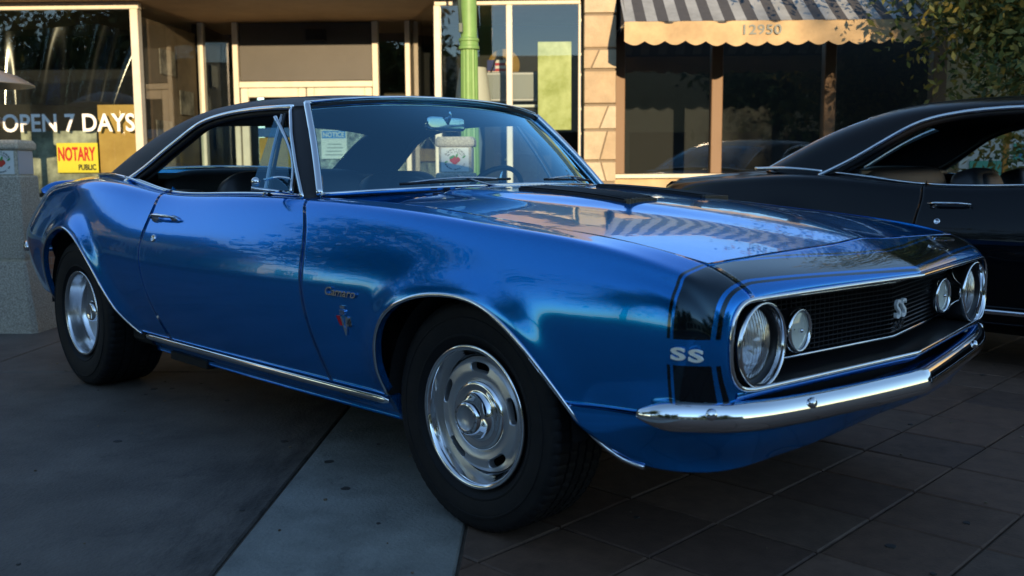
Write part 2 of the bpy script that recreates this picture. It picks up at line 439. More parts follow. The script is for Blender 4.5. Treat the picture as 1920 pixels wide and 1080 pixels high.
def build_coupe(root):
    P_ = {}
    def reg(o, k): P_.setdefault(k, []).append(o); return o
    # ---------------- sides
    for sg in (-1, 1):
        out = (0, sg, 0)
        # front fender: rear bottom -> arch -> front seam
        bot = np.vstack([np.linspace((-.655, .338), (-.354, .338), 22)[:-1], AF[AF[:, 1] > .338][:0]])
        a0 = AF[(AF[:, 0] < .397) & ((AF[:, 1] > .345) | (AF[:, 0] > 0))]
        bot = np.vstack([bot, resample(a0, 92), np.linspace((.40, .447), (.70, .462), 24)[1:]])
        xt_map = lambda u: u
        P = side_patch(bot, GAP_F, None, -.83, .70, 76)
        g1 = panel_geo(msgn(P, sg), .003, .022, 'ldu', out)
        # the nose part of the fender wraps to the lamp opening
        n = 52
        s_lo = s_of_z(.70, .462); ss = np.linspace(1, float(s_lo), n)
        O = bodyS(np.full(n, .70), ss); T0 = (bodyS(np.full(n, .70), ss)-bodyS(np.full(n, .66), ss))/.04
        I = OPEN_SIDE(n); cen = np.array([.79, .66, .62])
        ang = np.linspace(0, 1, n)
        T1 = I-cen; T1[:, 0] = 0; T1 /= np.linalg.norm(T1, axis=1)[:, None]; T1 = -T1*.055; T1[:, 0] -= .008
        L0 = np.linalg.norm(I-O, axis=1)[:, None]*1.15
        tt = np.linspace(0, 1, 30)[None, :, None]
        h = lambda t: (2*t**3-3*t**2+1, t**3-2*t**2+t, -2*t**3+3*t**2, t**3-t**2)
        a, b, c, d = h(tt); N_ = a*O[:, None]+b*(T0*L0)[:, None]+c*I[:, None]+d*T1[:, None]
        ou = np.array((.5, sg, 0))
        g2 = panel_geo(msgn(N_, sg), .002, .02, 'lur', ou)
        V, F = join_geo(g1, g2)
        reg(link_mesh('front_fender', V, F, PAINT, root, attr=stripe_attr(V)), 'paint')
        # chrome lip on the arch
        q = resample(AF[(AF[:, 1] > .335) | (AF[:, 0] > 0)], 90); Lp = bodyS(q[:, 0], s_of_z(q[:, 0], q[:, 1])); Lp[:, 1] += .001
        MB().tube(msgn(Lp, sg), .0065, 6, ref=(0, 1, 0), flat=.6).build('arch_trim', CHROME, root, True)
        # door
        bot = np.linspace((-1.815, .338), (-.659, .338), 90)
        gl = lambda z: GAP_R(z)+.003; gr = lambda z: GAP_F(z)-.003
        P = side_patch(bot, gl, gr, -1.945, -.838, 72)
        V, F = panel_geo(msgn(P, sg), .003, .022, 'udlr', out)
        door = reg(link_mesh('door', V, F, PAINT, root), 'paint')
        P_.setdefault('doors', {})[sg] = door
        # inner skin of the door with sill
        m = MB(); m.box(-1.93, -.86, .66, .748, .40, .930, .02); m = m if sg > 0 else m.mirror_y()
        auto_smooth(m.build('door_lining', SEATV, root))
        # quarter panel
        gq = lambda z: GAP_R(z)-.003
        arch = AR[::-1]
        bot = np.vstack([np.linspace((-3.58, .42), (-3.095, .40), 26)[:-1], resample(AR[::-1][(AR[::-1][:, 1] > .40) | (AR[::-1][:, 0] > -2.8)], 96), np.linspace((-2.112, .338), (-1.821, .338), 20)[1:]])
        P = side_patch(bot, None, gq, -3.60, -1.951, 76)
        g1 = panel_geo(msgn(P, sg), .003, .022, 'udr', out)
        # tail corner: roll the rear edge round to the tail panel
        E0 = P[0]; E1 = P[2]; T0 = (E0-E1); T0 /= np.linalg.norm(T0, axis=1)[:, None]
        I = E0.copy(); I[:, 0] = -3.70; I[:, 1] -= .085; I[:, 2] = np.where(I[:, 2] > .9, I[:, 2]-.02, I[:, 2])
        a, b, c, d = h(np.linspace(0, 1, 10)[None, :, None]); T1 = np.tile([[0, -.12, 0]], (len(I), 1))
        Q = a*E0[:, None]+b*(T0*.12)[:, None]+c*I[:, None]+d*T1[:, None]
        V, F = join_geo(g1, panel_geo(msgn(Q, sg), .002, .02, 'r', (-.3, sg, 0)))
        reg(link_mesh('quarter_panel', V, F, PAINT, root), 'paint')
        q = resample(AR, 90); Lp = bodyS(q[:, 0], s_of_z(q[:, 0], q[:, 1])); Lp[:, 1] += .001
        MB().tube(msgn(Lp, sg), .0065, 6, ref=(0, 1, 0), flat=.6).build('arch_trim', CHROME, root, True)
        # rocker with bright moulding
        xs = np.linspace(-2.10, -.362, 60); zz = np.linspace(.245, .332, 10)
        XX, ZZ = np.meshgrid(xs, zz, indexing='ij'); R = np.stack([XX, bodyS(XX, s_of_z(XX, np.maximum(ZZ, .27)))[..., 1]-np.where(ZZ > .265, .012, .03), ZZ], -1)
        V, F = panel_geo(msgn(R, sg), .002, .03, 'udlr', out)
        rk = reg(link_mesh('rocker_panel', V, F, PAINT, root), 'paint')
        xs = np.linspace(-2.10, -.372, 60)
        mz = .314
        Mo = np.stack([xs, bodyS(xs, s_of_z(xs, xs*0+.32))[:, 1]-.006, xs*0+mz], 1); rr = np.full(60, .014); rr[0] = .006; rr[-1] = .006
        MB().tube(msgn(Mo, sg), rr, 8, ref=(0, 1, 0), flat=.55).build('rocker_moulding', CHROME, rk, True)
    # ---------------- hood, header, lip, cowl
    ys = np.r_[-espace(26, .012)[::-1], espace(26, .012)[1:]]*.729
    def hood_rear(y): return -.545+.10*(np.abs(y)/.735)**6-.04*(1-(np.abs(y)/.735)**2)
    xe = .700+.022*(1-(np.abs(ys)/.735)**2)
    we = espace(60, .006)
    X = hood_rear(ys)[None]+(xe-hood_rear(ys))[None]*we[:, None]; Yh = np.broadcast_to(ys[None], X.shape)
    H = np.stack([X, Yh, zhood(X, Yh)], -1)
    V, F = panel_geo(H, .003, .03, 'udlr', (0, 0, 1))
    hood = reg(link_mesh('hood', V, F, PAINT, root), 'paint')
    # header (between hood and grille opening)
    n = 45; yy = np.linspace(-.7285, .7285, 2*n+1); xo = .706+.022*(1-(np.abs(yy)/.735)**2)
    O = np.stack([xo, yy, zhood(xo, yy)-.001], 1); I = np.stack([xv(yy*.978)-.006, yy*.978, .7275-.004*(np.abs(yy)/.7)**2], 1)
    T0 = np.stack([np.full(2*n+1, .16), np.zeros(2*n+1), np.full(2*n+1, -.072)], 1); T1 = np.tile([[-.055, 0, -.075]], (2*n+1, 1))
    h = lambda t: (2*t**3-3*t**2+1, t**3-2*t**2+t, -2*t**3+3*t**2, t**3-t**2)
    kk = ((np.abs(yy)/.7285)**6)[:, None]; sgy = np.sign(yy)[:, None]
    T0 = T0*(1-kk)+kk*np.array([[.145, 0, -.040]]); T1 = T1*(1-kk)+kk*np.c_[np.full(2*n+1, -.008), -.026*np.sign(yy), np.full(2*n+1, -.048)]
    I[:, 0] += .004*kk[:, 0]; I[:, 2] += kk[:, 0]*.0002
    O[:, 2] += kk[:, 0]*(.795-zhood(.706, .7285))
    a, b, c, d = h(espace(26, .015)[None, :, None]); N_ = a*O[:, None]+b*T0[:, None]+c*I[:, None]+d*T1[:, None]
    V, F = panel_geo(N_, .002, .02, 'udlr', (0, 0, 1))
    reg(link_mesh('header_panel', V, F, PAINT, root, attr=stripe_attr(V)), 'paint')
    # lower lip under the opening
    yy = np.linspace(-.755, .755, 90)
    O = np.stack([xv(yy)-.065, yy, np.full(90, .478)], 1); I = np.stack([xv(yy)-.004, yy, np.full(90, .5165)], 1)
    T0 = np.tile([[.11, 0, -.005]], (90, 1)); T1 = np.tile([[-.03, 0, .05]], (90, 1))
    a, b, c, d = h(np.linspace(0, 1, 16)[None, :, None]); N_ = a*O[:, None]+b*T0[:, None]+c*I[:, None]+d*T1[:, None]
    V, F = panel_geo(N_, .002, .02, 'ud', (1, 0, 0))
    reg(link_mesh('lower_lip', V, F, PAINT, root), 'paint')
    # valance
    def plan(pts, n): 
        p = pspl(pts, n); return p
    n = 60
    tp = plan([(.405, Ybody(.405, .446)), (.55, Ybody(.55, .45)), (.68, Ybody(.68, .45)-.004), (.765, .80), (.815, .70), (.835, .50), (.85, .25), (.865, 0)], n)
    bt = plan([(.560, .808), (.63, .797), (.70, .755), (.745, .68), (.765, .56), (.78, .40), (.79, .2), (.795, 0)], n)
    rows = []
    for k, t in enumerate(espace(22, .03)):
        z0 = np.interp(np.linspace(0, 1, n), [0, .2, .6, 1], [.311, .309, .314, .326]); z1 = np.interp(np.linspace(0, 1, n), [0, .3, 1], [.444, .452, .455])
        bul = math.sin(math.pi*t*.5+.0)
        xy = bt+(tp-bt)*(bul); rows.append(np.c_[xy, z0+(z1-z0)*t])
    Vr = np.array(rows).transpose(1, 0, 2)
    full = np.vstack([msgn(Vr, 1), msgn(Vr, -1)[::-1][1:]])
    V, F = panel_geo(full, .002, .02, 'udlr', (1, 0, 0))
    reg(link_mesh('front_valance', V, F, PAINT, root), 'paint')
    # arch trim continues on valance: covered by fender trim
    # cowl between hood and windscreen
    yy = np.linspace(-.757, .757, 61); rows = []
    for t in np.linspace(0, 1, 8):
        x0 = hood_rear(yy)-.006; x1 = ws_base(yy)[:, 0]-.01
        x = x0+(x1-x0)*t; z0 = zhood(np.maximum(x0, -.6), yy)-.006; z1 = ws_base(yy)[:, 2]-.004
        rows.append(np.c_[x, yy, z0+(z1-z0)*t-.008*np.sin(math.pi*t)])
    V, F = panel_geo(np.array(rows), .002, .03, 'udlr', (0, 0, 1))
    cowl = reg(link_mesh('cowl_panel', V, F, PAINT, root), 'paint')
    m = MB()
    for k in range(22):
        yv = -.5+k*1.0/21; xm = float((hood_rear(yv)-.006+ws_base(np.array([yv]))[0, 0]-.01)/2)
        z = float(zhood(max(xm, -.6), yv)); m.box(xm-.022, xm+.018, yv-.012, yv+.012, z-.02, z-.010)
    m.build('cowl_slots', BLACKP, cowl)['kind'] = 'stuff'
    # corner pieces of the cowl behind the hood (fender tops up to the pillar)
    # ---------------- hood vents
    for sg in (-1, 1):
        m = MB(); m2 = MB()
        xs = np.linspace(-.36, .10, 12); y0, y1 = .135*sg, .275*sg
        ya, yb = min(y0, y1), max(y0, y1)
        top = np.array([[(x, y, float(zhood(x, y))+.008+.003*math.sin(math.pi*(y-ya)/(yb-ya))) for y in np.linspace(ya, yb, 7)] for x in xs])
        V, F = panel_geo(top, .002, .022, 'udlr', (0, 0, 1)); m.add(V, F)
        v = m.build('hood_vent', BLACKP, hood, True)
        for k in range(20):
            y = ya+(yb-ya)*(k+.5)/20; z = float(zhood(.10, (ya+yb)/2))
            m2.box(.095, .118, y-.0022, y+.0022, z-.008, z+.0075)
        for k in range(7):
            yy_ = ya+(yb-ya)*(k+.5)/7
            P3 = [(x, yy_, float(zhood(x, yy_))+.0105) for x in xs]; m2.tube(P3, .0030, 5)
        m2.build('louvre_fins', BLACKSAT, v)
    # hood badge at the nose, far side
    return P_, hood

def OPEN_SIDE(n):
    """end of the lamp opening, top to bottom: rounded rectangle end"""
    pts = [(.716, .7235), (.742, .718), (.764, .703), (.778, .680), (.785, .650), (.787, .62), (.785, .590), (.778, .562), (.764, .539), (.742, .524), (.716, .5185)]
    p = pspl([(y, z) for y, z in pts], n); x = xv(p[:, 0])-.002
    return np.c_[x, p]
def open_outline(nt=60, ns=40):
    """closed loop of the opening, starting top centre going to +y"""
    top = [(y, .7275-.004*(y/.7)**2) for y in np.linspace(0, .70, nt)]
    side = [(y, z) for _, y, z in OPEN_SIDE(ns)]; bot = [(y, .5165) for y in np.linspace(.70, 0, nt)]
    half = top+side[1:-1]+bot; full = half+[(-y, z) for y, z in half[::-1][1:-1]]
    return np.array([(xv(y), y, z) for y, z in full])
def ws_base(y):
    a = np.abs(np.asarray(y, float))/.76
    return np.stack([-.60-.245*a**2.2, y, .957-.026*a**2], -1)
def ws_top(y):
    a = np.abs(np.asarray(y, float))/.612
    return np.stack([-1.015-.115*a**2, y, 1.298-.035*a**2.4], -1)

car = thing('coupe', 'bright blue two-door coupe with black vinyl roof and black nose stripe', 'car')
PARTS, HOOD = build_coupe(car)

# ---------------- roof, glass and pillars
RN = np.array([
 [(-1.015, 0, 1.300), (-1.03, .30, 1.296), (-1.075, .48, 1.284), (-1.105, .57, 1.272), (-1.12, .606, 1.262)],
 [(-1.26, 0, 1.334), (-1.27, .31, 1.329), (-1.28, .50, 1.310), (-1.285, .59, 1.288), (-1.29, .614, 1.268)],
 [(-1.58, 0, 1.346), (-1.58, .31, 1.341), (-1.58, .51, 1.320), (-1.58, .598, 1.294), (-1.58, .620, 1.269)],
 [(-1.92, 0, 1.338), (-1.92, .31, 1.334), (-1.93, .50, 1.316), (-1.91, .607, 1.284), (-1.86, .634, 1.243)],
 [(-2.24, 0, 1.292), (-2.25, .30, 1.288), (-2.28, .50, 1.272), (-2.20, .632, 1.236), (-2.04, .652, 1.184)],
 [(-2.46, 0, 1.225), (-2.47, .30, 1.221), (-2.52, .53, 1.204), (-2.42, .672, 1.168), (-2.17, .686, 1.116)],
 [(-2.66, 0, 1.142), (-2.67, .31, 1.138), (-2.72, .575, 1.118), (-2.62, .708, 1.085), (-2.30, .714, 1.050)],
 [(-2.84, 0, 1.055), (-2.85, .32, 1.053), (-2.90, .615, 1.030), (-2.82, .742, .990), (-2.46, .747, .982)]])
_ru = np.array([0, .25, .57, .9, 1.22, 1.44, 1.66, 1.9]); RUF = natspline(_ru, RN)
def roofS(u, v):
    u, v = np.broadcast_arrays(np.asarray(u, float), np.asarray(v, float)); K = RUF(u)
    return np.einsum('...k,...kc->...c', bbasis(5, v), K)
UB = 1.24; VG = .62
def edge_tube(P, r, name, parent, m=CHROME, flat=.6, n=8, sg=1, ref=None):
    return MB().tube(msgn(P, sg), r, n, ref=ref, flat=flat).build(name, m, parent, True)
def build_top(root):
    # roof skin, both halves in one mesh
    u = np.r_[np.linspace(0, .04, 5)[:-1], np.linspace(.04, UB, 50)]; v = np.linspace(0, 1, 44)
    R = roofS(u[:, None], v[None])
    full = np.concatenate([msgn(R, -1)[:, ::-1][:, :-1], R], axis=1)
    g1 = panel_geo(full, .004, .03, 'lud', (0, 0, 1))
    gs = [g1]
    for sg in (-1, 1):
        u2_ = np.linspace(UB, 1.9, 40); v2_ = np.linspace(VG, 1, 26)
        C = msgn(roofS(u2_[:, None], v2_[None]), sg); gs.append(panel_geo(C, .004, .03, 'udr', (0, sg, .6)))
    V, F = join_geo(*gs); roof = link_mesh('roof', V, F, VINYL, root)
    # headliner: a second skin inside
    us = np.linspace(.01, 1.86, 60); L_ = roofS(us[:, None], np.linspace(0, .97, 30)[None]); 
    gs = []
    L1 = roofS(np.linspace(.03, UB+.01, 40)[:, None], np.linspace(0, .985, 24)[None]); L1[..., 2] -= .035; L1[..., 1] *= .975
    gs.append(panel_geo(np.concatenate([msgn(L1, -1)[:, ::-1][:, :-1], L1], axis=1), .001, .001, '', (0, 0, -1)))
    for sg in (-1, 1):
        L2 = roofS(np.linspace(UB, 1.9, 20)[:, None], np.linspace(VG-.01, .985, 14)[None]); L2[..., 2] -= .03; L2[..., 1] *= .955
        gs.append(panel_geo(msgn(L2, sg), .001, .001, '', (0, -sg, -.5)))
    V, F = join_geo(*gs); link_mesh('headliner', V, F, BLACKP, root)
    # seam lines of the vinyl top
    for sg in (-1, 1):
        P = roofS(np.linspace(.02, UB, 40), np.full(40, .50)); P[:, 2] += .001
        MB().tube(msgn(P, sg), .003, 6, ref=(0, 0, 1), flat=.5).build('vinyl_seam', VINYL, roof, True)
    # rear glass
    G = roofS(np.linspace(UB+.01, 1.88, 24)[:, None], np.linspace(0, VG, 20)[None]); G[..., 2] -= .008
    G = np.concatenate([msgn(G, -1)[:, ::-1][:, :-1], G], axis=1)
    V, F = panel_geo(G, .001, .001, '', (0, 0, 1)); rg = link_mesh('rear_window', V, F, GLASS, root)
    e = np.vstack([G[:, 0], G[-1][1:], G[::-1, -1][1:], G[0][::-1][1:-1]])
    MB().tube(e, .009, 8, closed=True).build('rear_window_trim', CHROME, rg, True)
    # windscreen
    yb = np.linspace(-.755, .755, 49); yt = np.linspace(-.610, .610, 49); t = np.linspace(0, 1, 26)
    A, B = ws_base(yb), ws_top(yt); W_ = A[None]+(B-A)[None]*t[:, None, None]
    nrm = np.array([.75, 0, .66]); W_ = W_+(np.sin(math.pi*t)*.022)[:, None, None]*nrm*(1-.6*(np.abs(yb)/.76)**2)[None, :, None]
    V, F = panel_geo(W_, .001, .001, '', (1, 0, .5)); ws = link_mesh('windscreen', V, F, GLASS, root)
    W2 = W_+np.array([.006, 0, .008])
    top = W2[-1]; MB().tube(top, .014, 8, ref=(.6, 0, -.8), flat=.45).build('windscreen_trim', CHROME, ws, True)
    MB().tube(W2[0], .012, 8, ref=(.6, 0, -.8), flat=.6).build('windscreen_trim', CHROME, ws, True)
    for k, sg in ((0, -1), (-1, 1)):
        P = W2[:, k].copy(); P[:, 1] += sg*.004
        MB().tube(P, .0135, 8, ref=(0, 1, 0), flat=1.0).build('windscreen_trim', CHROME, ws, True)
    for sg in (-1, 1):
        # A pillar skin (vinyl) and bright drip rail
        n = 16; P0 = W_[:, 0 if sg < 0 else -1].copy(); P0[:, 1] = np.abs(P0[:, 1]); P0 = resample(P0, n)
        P1 = resample([(-.870, .803, .931), (-.978, .757, 1.035), (-1.097, .697, 1.15), (-1.205, .630, 1.262)], n)
        S = np.stack([P0+(P1-P0)*q+np.array([0, .008*math.sin(math.pi*q), 0]) for q in np.linspace(0, 1, 8)], 1)
        V, F = panel_geo(msgn(S, sg), .002, .03, 'udlr', (0, sg, 0)); link_mesh('windscreen_pillar', V, F, VINYL, root)
        E_ = roofS(np.linspace(.0, 1.9, 90), np.ones(90)); E_[:, 1] += .004; E_[:, 2] -= .004
        m0 = resample(P1+np.array([0, .004, 0]), 20)
        path = np.vstack([m0[:-1], E_[(E_[:, 0] < -1.215)]])
        MB().tube(msgn(path, sg), .0095, 8, ref=(0, 1, 0), flat=.7).build('drip_rail_moulding', CHROME, roof, True)
        # black weather strip and inner frame just inside the rail
        Q = path.copy(); Q[:, 1] -= .024; Q[:, 2] -= .016; Q[:20, 0] -= .018; Q[:20, 2] += .006
        MB().tube(msgn(Q, sg), .018, 8).build('weather_strip', BLACKP, roof, True)
        # quarter window frame pocket behind the opening
        E2 = roofS(np.linspace(1.0, 1.88, 30), np.ones(30)); E3 = E2.copy(); E3[:, 0] += .055*np.linspace(.2, 1, 30); E3[:, 1] -= .035; E3[:, 2] -= .03
        V, F = panel_geo(msgn(np.stack([E2+np.array([0, -.01, -.008]), E3], 1), sg), .001, .02, '', (0, sg, 0)); link_mesh('window_pocket', V, F, BLACKP, root)
        # belt mouldings
        xs = np.linspace(-1.935, -.90, 30); P = bodyS(xs, np.full(30, 1.0), False); P[:, 1] += .010; P[:, 2] += .004
        MB().tube(msgn(P, sg), .006, 6).build('belt_moulding', CHROME, PARTS['doors'][sg], True)
        for off in (.004, .026):
            xs = np.linspace(-2.46, -1.955, 20); P = bodyS(xs, np.full(20, 1.0), False); P[:, 1] += off-.004; P[:, 2] += .004
            MB().tube(msgn(P, sg), .0055, 6).build('belt_moulding', CHROME, root, True)
        xs = np.linspace(-2.90, -2.44, 20); P = bodyS(xs, np.full(20, .965), False); P[:, 2] += .004; P[:, 1] += .012
        MB().tube(msgn(P, sg), .008, 6).build('roof_base_trim', CHROME, roof, True)
    return roof, ws
ROOF, WS = build_top(car)

# ---------------- nose: opening, grille, lamps
RX = Matrix.Rotation(math.pi/2, 4, 'Y')           # lathe axis -> +x
def build_nose(root):
    o = open_outline(); n = len(o); cen = o.mean(0)
    MB().tube(o+np.array([.002, 0, 0]), .0055, 8, closed=True).build('opening_trim', CHROME, root, True)
    rings = [o]
    for dx, sc in ((-.012, .992), (-.06, .972), (-.115, .95)):
        q = o.copy(); q[:, 0] += dx; q[:, 1] *= (1-(1-sc)*.35); q[:, 2] = .622+(q[:, 2]-.622)*sc**2; rings.append(q)
    V = np.vstack(rings); F = [(k*n+i, k*n+(i+1) % n, (k+1)*n+(i+1) % n, (k+1)*n+i) for k in range(3) for i in range(n)]
    V = list(V); b = len(V); half = n//2
    back = rings[-1]
    for i in range(half):
        j, k = i, (n-i) % n
        F.append((3*n+i, 3*n+i+1, 3*n+(n-i-1) % n, 3*n+(n-i) % n))
    auto_smooth(link_mesh('grille_housing', V, F, BLACKSAT, root), 40)
    gr = bpy.data.objects.new('grille', None); COL.objects.link(gr); gr.parent = root
    gx = lambda y: xv(y)-.078
    ym = .575
    for k in range(12):
        z = .562+k*.0123
        P = [(gx(y), y, z) for y in (-ym, -.3, -.004, .004, .3, ym)]
        MB().tube(P, .0018, 4, ref=(0, 0, 1)).build('grille_bar', BLACKSAT if k % 1 else MATS['grille_bar_paint'], gr)
    m = MB()
    for k in range(58):
        y = -ym+2*ym*k/57; m.box(gx(y)-.012, gx(y)-.001, y-.0010, y+.0010, .556, .700)
    o2 = m.build('grille_uprights', BLACKSAT, gr); o2['kind'] = 'stuff'
    for z, r in ((.553, .0042), (.704, .0028)):
        P = [(gx(y)+.008, y, z) for y in (-.62, -.3, -.004, .004, .3, .62)]
        MB().tube(P, r, 6).build('grille_moulding', CHROME, gr, True)
    for sg in (-1, 1):
        # headlamp
        hl = bpy.data.objects.new('headlight', None); COL.objects.link(hl); hl.parent = root; hl.location = (.768, .664*sg, .613)
        M = RX
        m = MB(); m.lathe([(.0915, .026), (.0940, .042), (.0955, .0460), (.0985, .0460), (.1010, .043), (.1016, .030), (.1018, -.03)], 72, M); m.build('chrome_ring', CHROME, hl, True)
        m = MB(); m.lathe([(.0805, -.002), (.0825, .009), (.0845, .010), (.0865, .006), (.0912, .027)], 64, M); m.build('retainer', BLACKSAT, hl, True)
        m = MB(); m.lathe([(r, -.055*(1-(r/.088)**2)-.004) for r in np.linspace(.083, .004, 14)], 64, M); m.build('reflector', REFL, hl, True)
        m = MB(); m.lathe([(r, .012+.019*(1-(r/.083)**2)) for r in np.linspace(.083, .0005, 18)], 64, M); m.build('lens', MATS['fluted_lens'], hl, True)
        m = MB(); m.lathe([(.0005, -.01), (.013, -.012), (.014, -.03), (.012, -.05)], 24, M); m.build('bulb_shield', DARKCHROME, hl, True)
        m = MB(); m.lathe([(.1018, -.03), (.104, -.03), (.104, -.06)], 48, M); m.build('bucket', BLACKSAT, hl, True)
        # parking lamp
        pl = bpy.data.objects.new('parking_light', None); COL.objects.link(pl); pl.parent = root; pl.location = (.790, .455*sg, .620)
        m = MB(); m.lathe([(.050, -.05), (.055, -.05), (.0555, -.004), (.053, .003), (.049, .003), (.047, -.002)], 56, M); m.build('chrome_ring', CHROME, pl, True)
        m = MB(); m.lathe([(r, -.016+.012*(r/.05)**2) for r in np.linspace(.049, .002, 8)], 40, M); m.build('reflector', MATS['amberless_reflector'], pl, True)
        m = MB(); m.lathe([(r, .002-.008*(r/.05)**2) for r in np.linspace(.049, .0005, 10)], 48, M); m.build('lens', LENS, pl, True)
        m = MB(); m.lathe([(.0004, .008), (.004, .007), (.006, .002), (.006, -.004)], 20, M); m.build('lens_screw', CHROME, pl, True)
        m = MB(); m.lathe([(.056, -.012), (.056, -.06)], 40, M); m.build('lamp_tube', BLACKSAT, pl, True)
    # SS badge in the grille, with the small figures under it
    V, F = text_geo('SS', .072, .004, .0008, 0, 1.15, 1.08, .0003)
    V = place(V, (gx(0)+.022, .006, .632), (-.06, 1, 0), (0, 0, 1)); link_mesh('grille_badge', V, F, MATS['badge_silver'], gr, False)
    V, F = text_geo('350', .036, .003, .0008, 0, 1.25, 1.15)
    V = place(V, (gx(0)+.018, .006, .585), (-.06, 1, 0), (0, 0, 1)); link_mesh('grille_badge', V, F, DARKCHROME, gr, False)
    # bumper
    half = pspl([(.870, .42), (.846, .60), (.822, .715), (.775, .815), (.715, .872), (.665, .893), (.630, .900)], 60)
    half = np.vstack([np.linspace((.926, .0), (.870, .42), 24)[:-1], half])
    prof = [(a, b*.94) for a, b in [(-.040, .032), (-.024, .0375), (-.012, .0375), (-.002, .033), (.006, .022), (.011, .006), (.012, -.008), (.008, -.024), (-.002, -.034), (-.016, -.038), (-.034, -.034)]]
    for sg in (1,):
        pts = np.vstack([half[::-1]*[1, -1], half[1:]]); tn = np.gradient(pts, axis=0); tn /= np.linalg.norm(tn, axis=1)[:, None]
        nm = np.c_[tn[:, 1], -tn[:, 0]]; 
        if nm[len(nm)//2][0] < 0: nm = -nm
        rows = []
        d_end = np.minimum(np.arange(len(pts)), np.arange(len(pts))[::-1])
        for i, p in enumerate(pts):
            k = min(1, .30+.70*math.sin(min(1, d_end[i]/9)*math.pi/2)); zc = .438+.026*min(1, (abs(p[1])/.85)**2.2)
            vk = 1+.012*max(0, 1-abs(p[1])/.08)
            rows.append([(p[0]+nm[i][0]*a*k, p[1]+nm[i][1]*a*k, zc+b*k*vk) for a, b in prof])
        R = np.array(rows)
        bm = MB(); bm.grid(R); nn = R.shape[1]; L = len(R)
        bm.F.append(tuple(range(nn))); bm.F.append(tuple((L-1)*nn+i for i in range(nn))[::-1])
        bp = bm.build('front_bumper', CHROME, root, True)
        for (i_frac, dz) in ((.823, .008), (.53, .012), (-.53, .012), (-.823, .008)):
            j = np.argmin(np.abs(pts[:, 1]-i_frac)); c = R[j][5]; q = Matrix.Translation((c[0]+nm[j][0]*.0, c[1]+nm[j][1]*.0, c[2]+dz-.008+.008)) @ Vector((nm[j][0], nm[j][1], .25)).to_track_quat('Z', 'Y').to_matrix().to_4x4()
            MB().lathe([(.0135, -.004), (.013, .001), (.010, .0045), (.005, .006), (.0003, .0065)], 20, q).build('bumper_bolt', CHROME, bp, True)
    # dark filler behind the bumper
    m = MB(); P = np.array([[(xv(y)-.075, y, z) for z in (.40, .49)] for y in np.linspace(-.77, .77, 40)]); m.grid(P); m.build('bumper_filler', BLACKP, root, True)
mat('badge_silver', (.88, .89, .88), .35, .15)
m = mat('grille_bar_paint', (.014, .014, .017), .35)
mat('amberless_reflector', (.72, .70, .62), .45, .0)
# lens with moulded flutes
def fluted():
    m = glass_mat('fluted_lens', (.92, .95, .97), 1.5, .22, .34); N = m.node_tree.nodes; L = m.node_tree.links  # added even sheen brightens the lens
    tc = N.new('ShaderNodeTexCoord'); wv = N.new('ShaderNodeTexWave'); wv.bands_direction = 'Y'; wv.inputs['Scale'].default_value = 26; wv.inputs['Distortion'].default_value = 1.2
    vo = N.new('ShaderNodeTexVoronoi'); vo.inputs['Scale'].default_value = 24
    ad = N.new('ShaderNodeMath'); ad.operation = 'ADD'
    L.new(tc.outputs['Object'], wv.inputs[0]); L.new(tc.outputs['Object'], vo.inputs['Vector']); L.new(wv.outputs['Fac'], ad.inputs[0]); L.new(vo.outputs['Distance'], ad.inputs[1])
    bp = N.new('ShaderNodeBump'); bp.inputs['Strength'].default_value = .45; bp.inputs['Distance'].default_value = .01; L.new(ad.outputs[0], bp.inputs['Height'])
    for n in N:
        if n.type == 'BSDF_GLOSSY': L.new(bp.outputs[0], n.inputs['Normal'])
fluted()
def refl_bump():
    m = REFL; N = m.node_tree.nodes; L = m.node_tree.links; tc = N.new('ShaderNodeTexCoord'); vo = N.new('ShaderNodeTexVoronoi'); vo.inputs['Scale'].default_value = 38; vo.feature = 'F1'; vo.distance = 'CHEBYCHEV'
    bp = N.new('ShaderNodeBump'); bp.inputs['Strength'].default_value = .6; bp.inputs['Distance'].default_value = .01
    L.new(tc.outputs['Object'], vo.inputs['Vector']); L.new(vo.outputs['Distance'], bp.inputs['Height']); L.new(bp.outputs[0], N['Principled BSDF'].inputs['Normal'])
refl_bump()
build_nose(car)

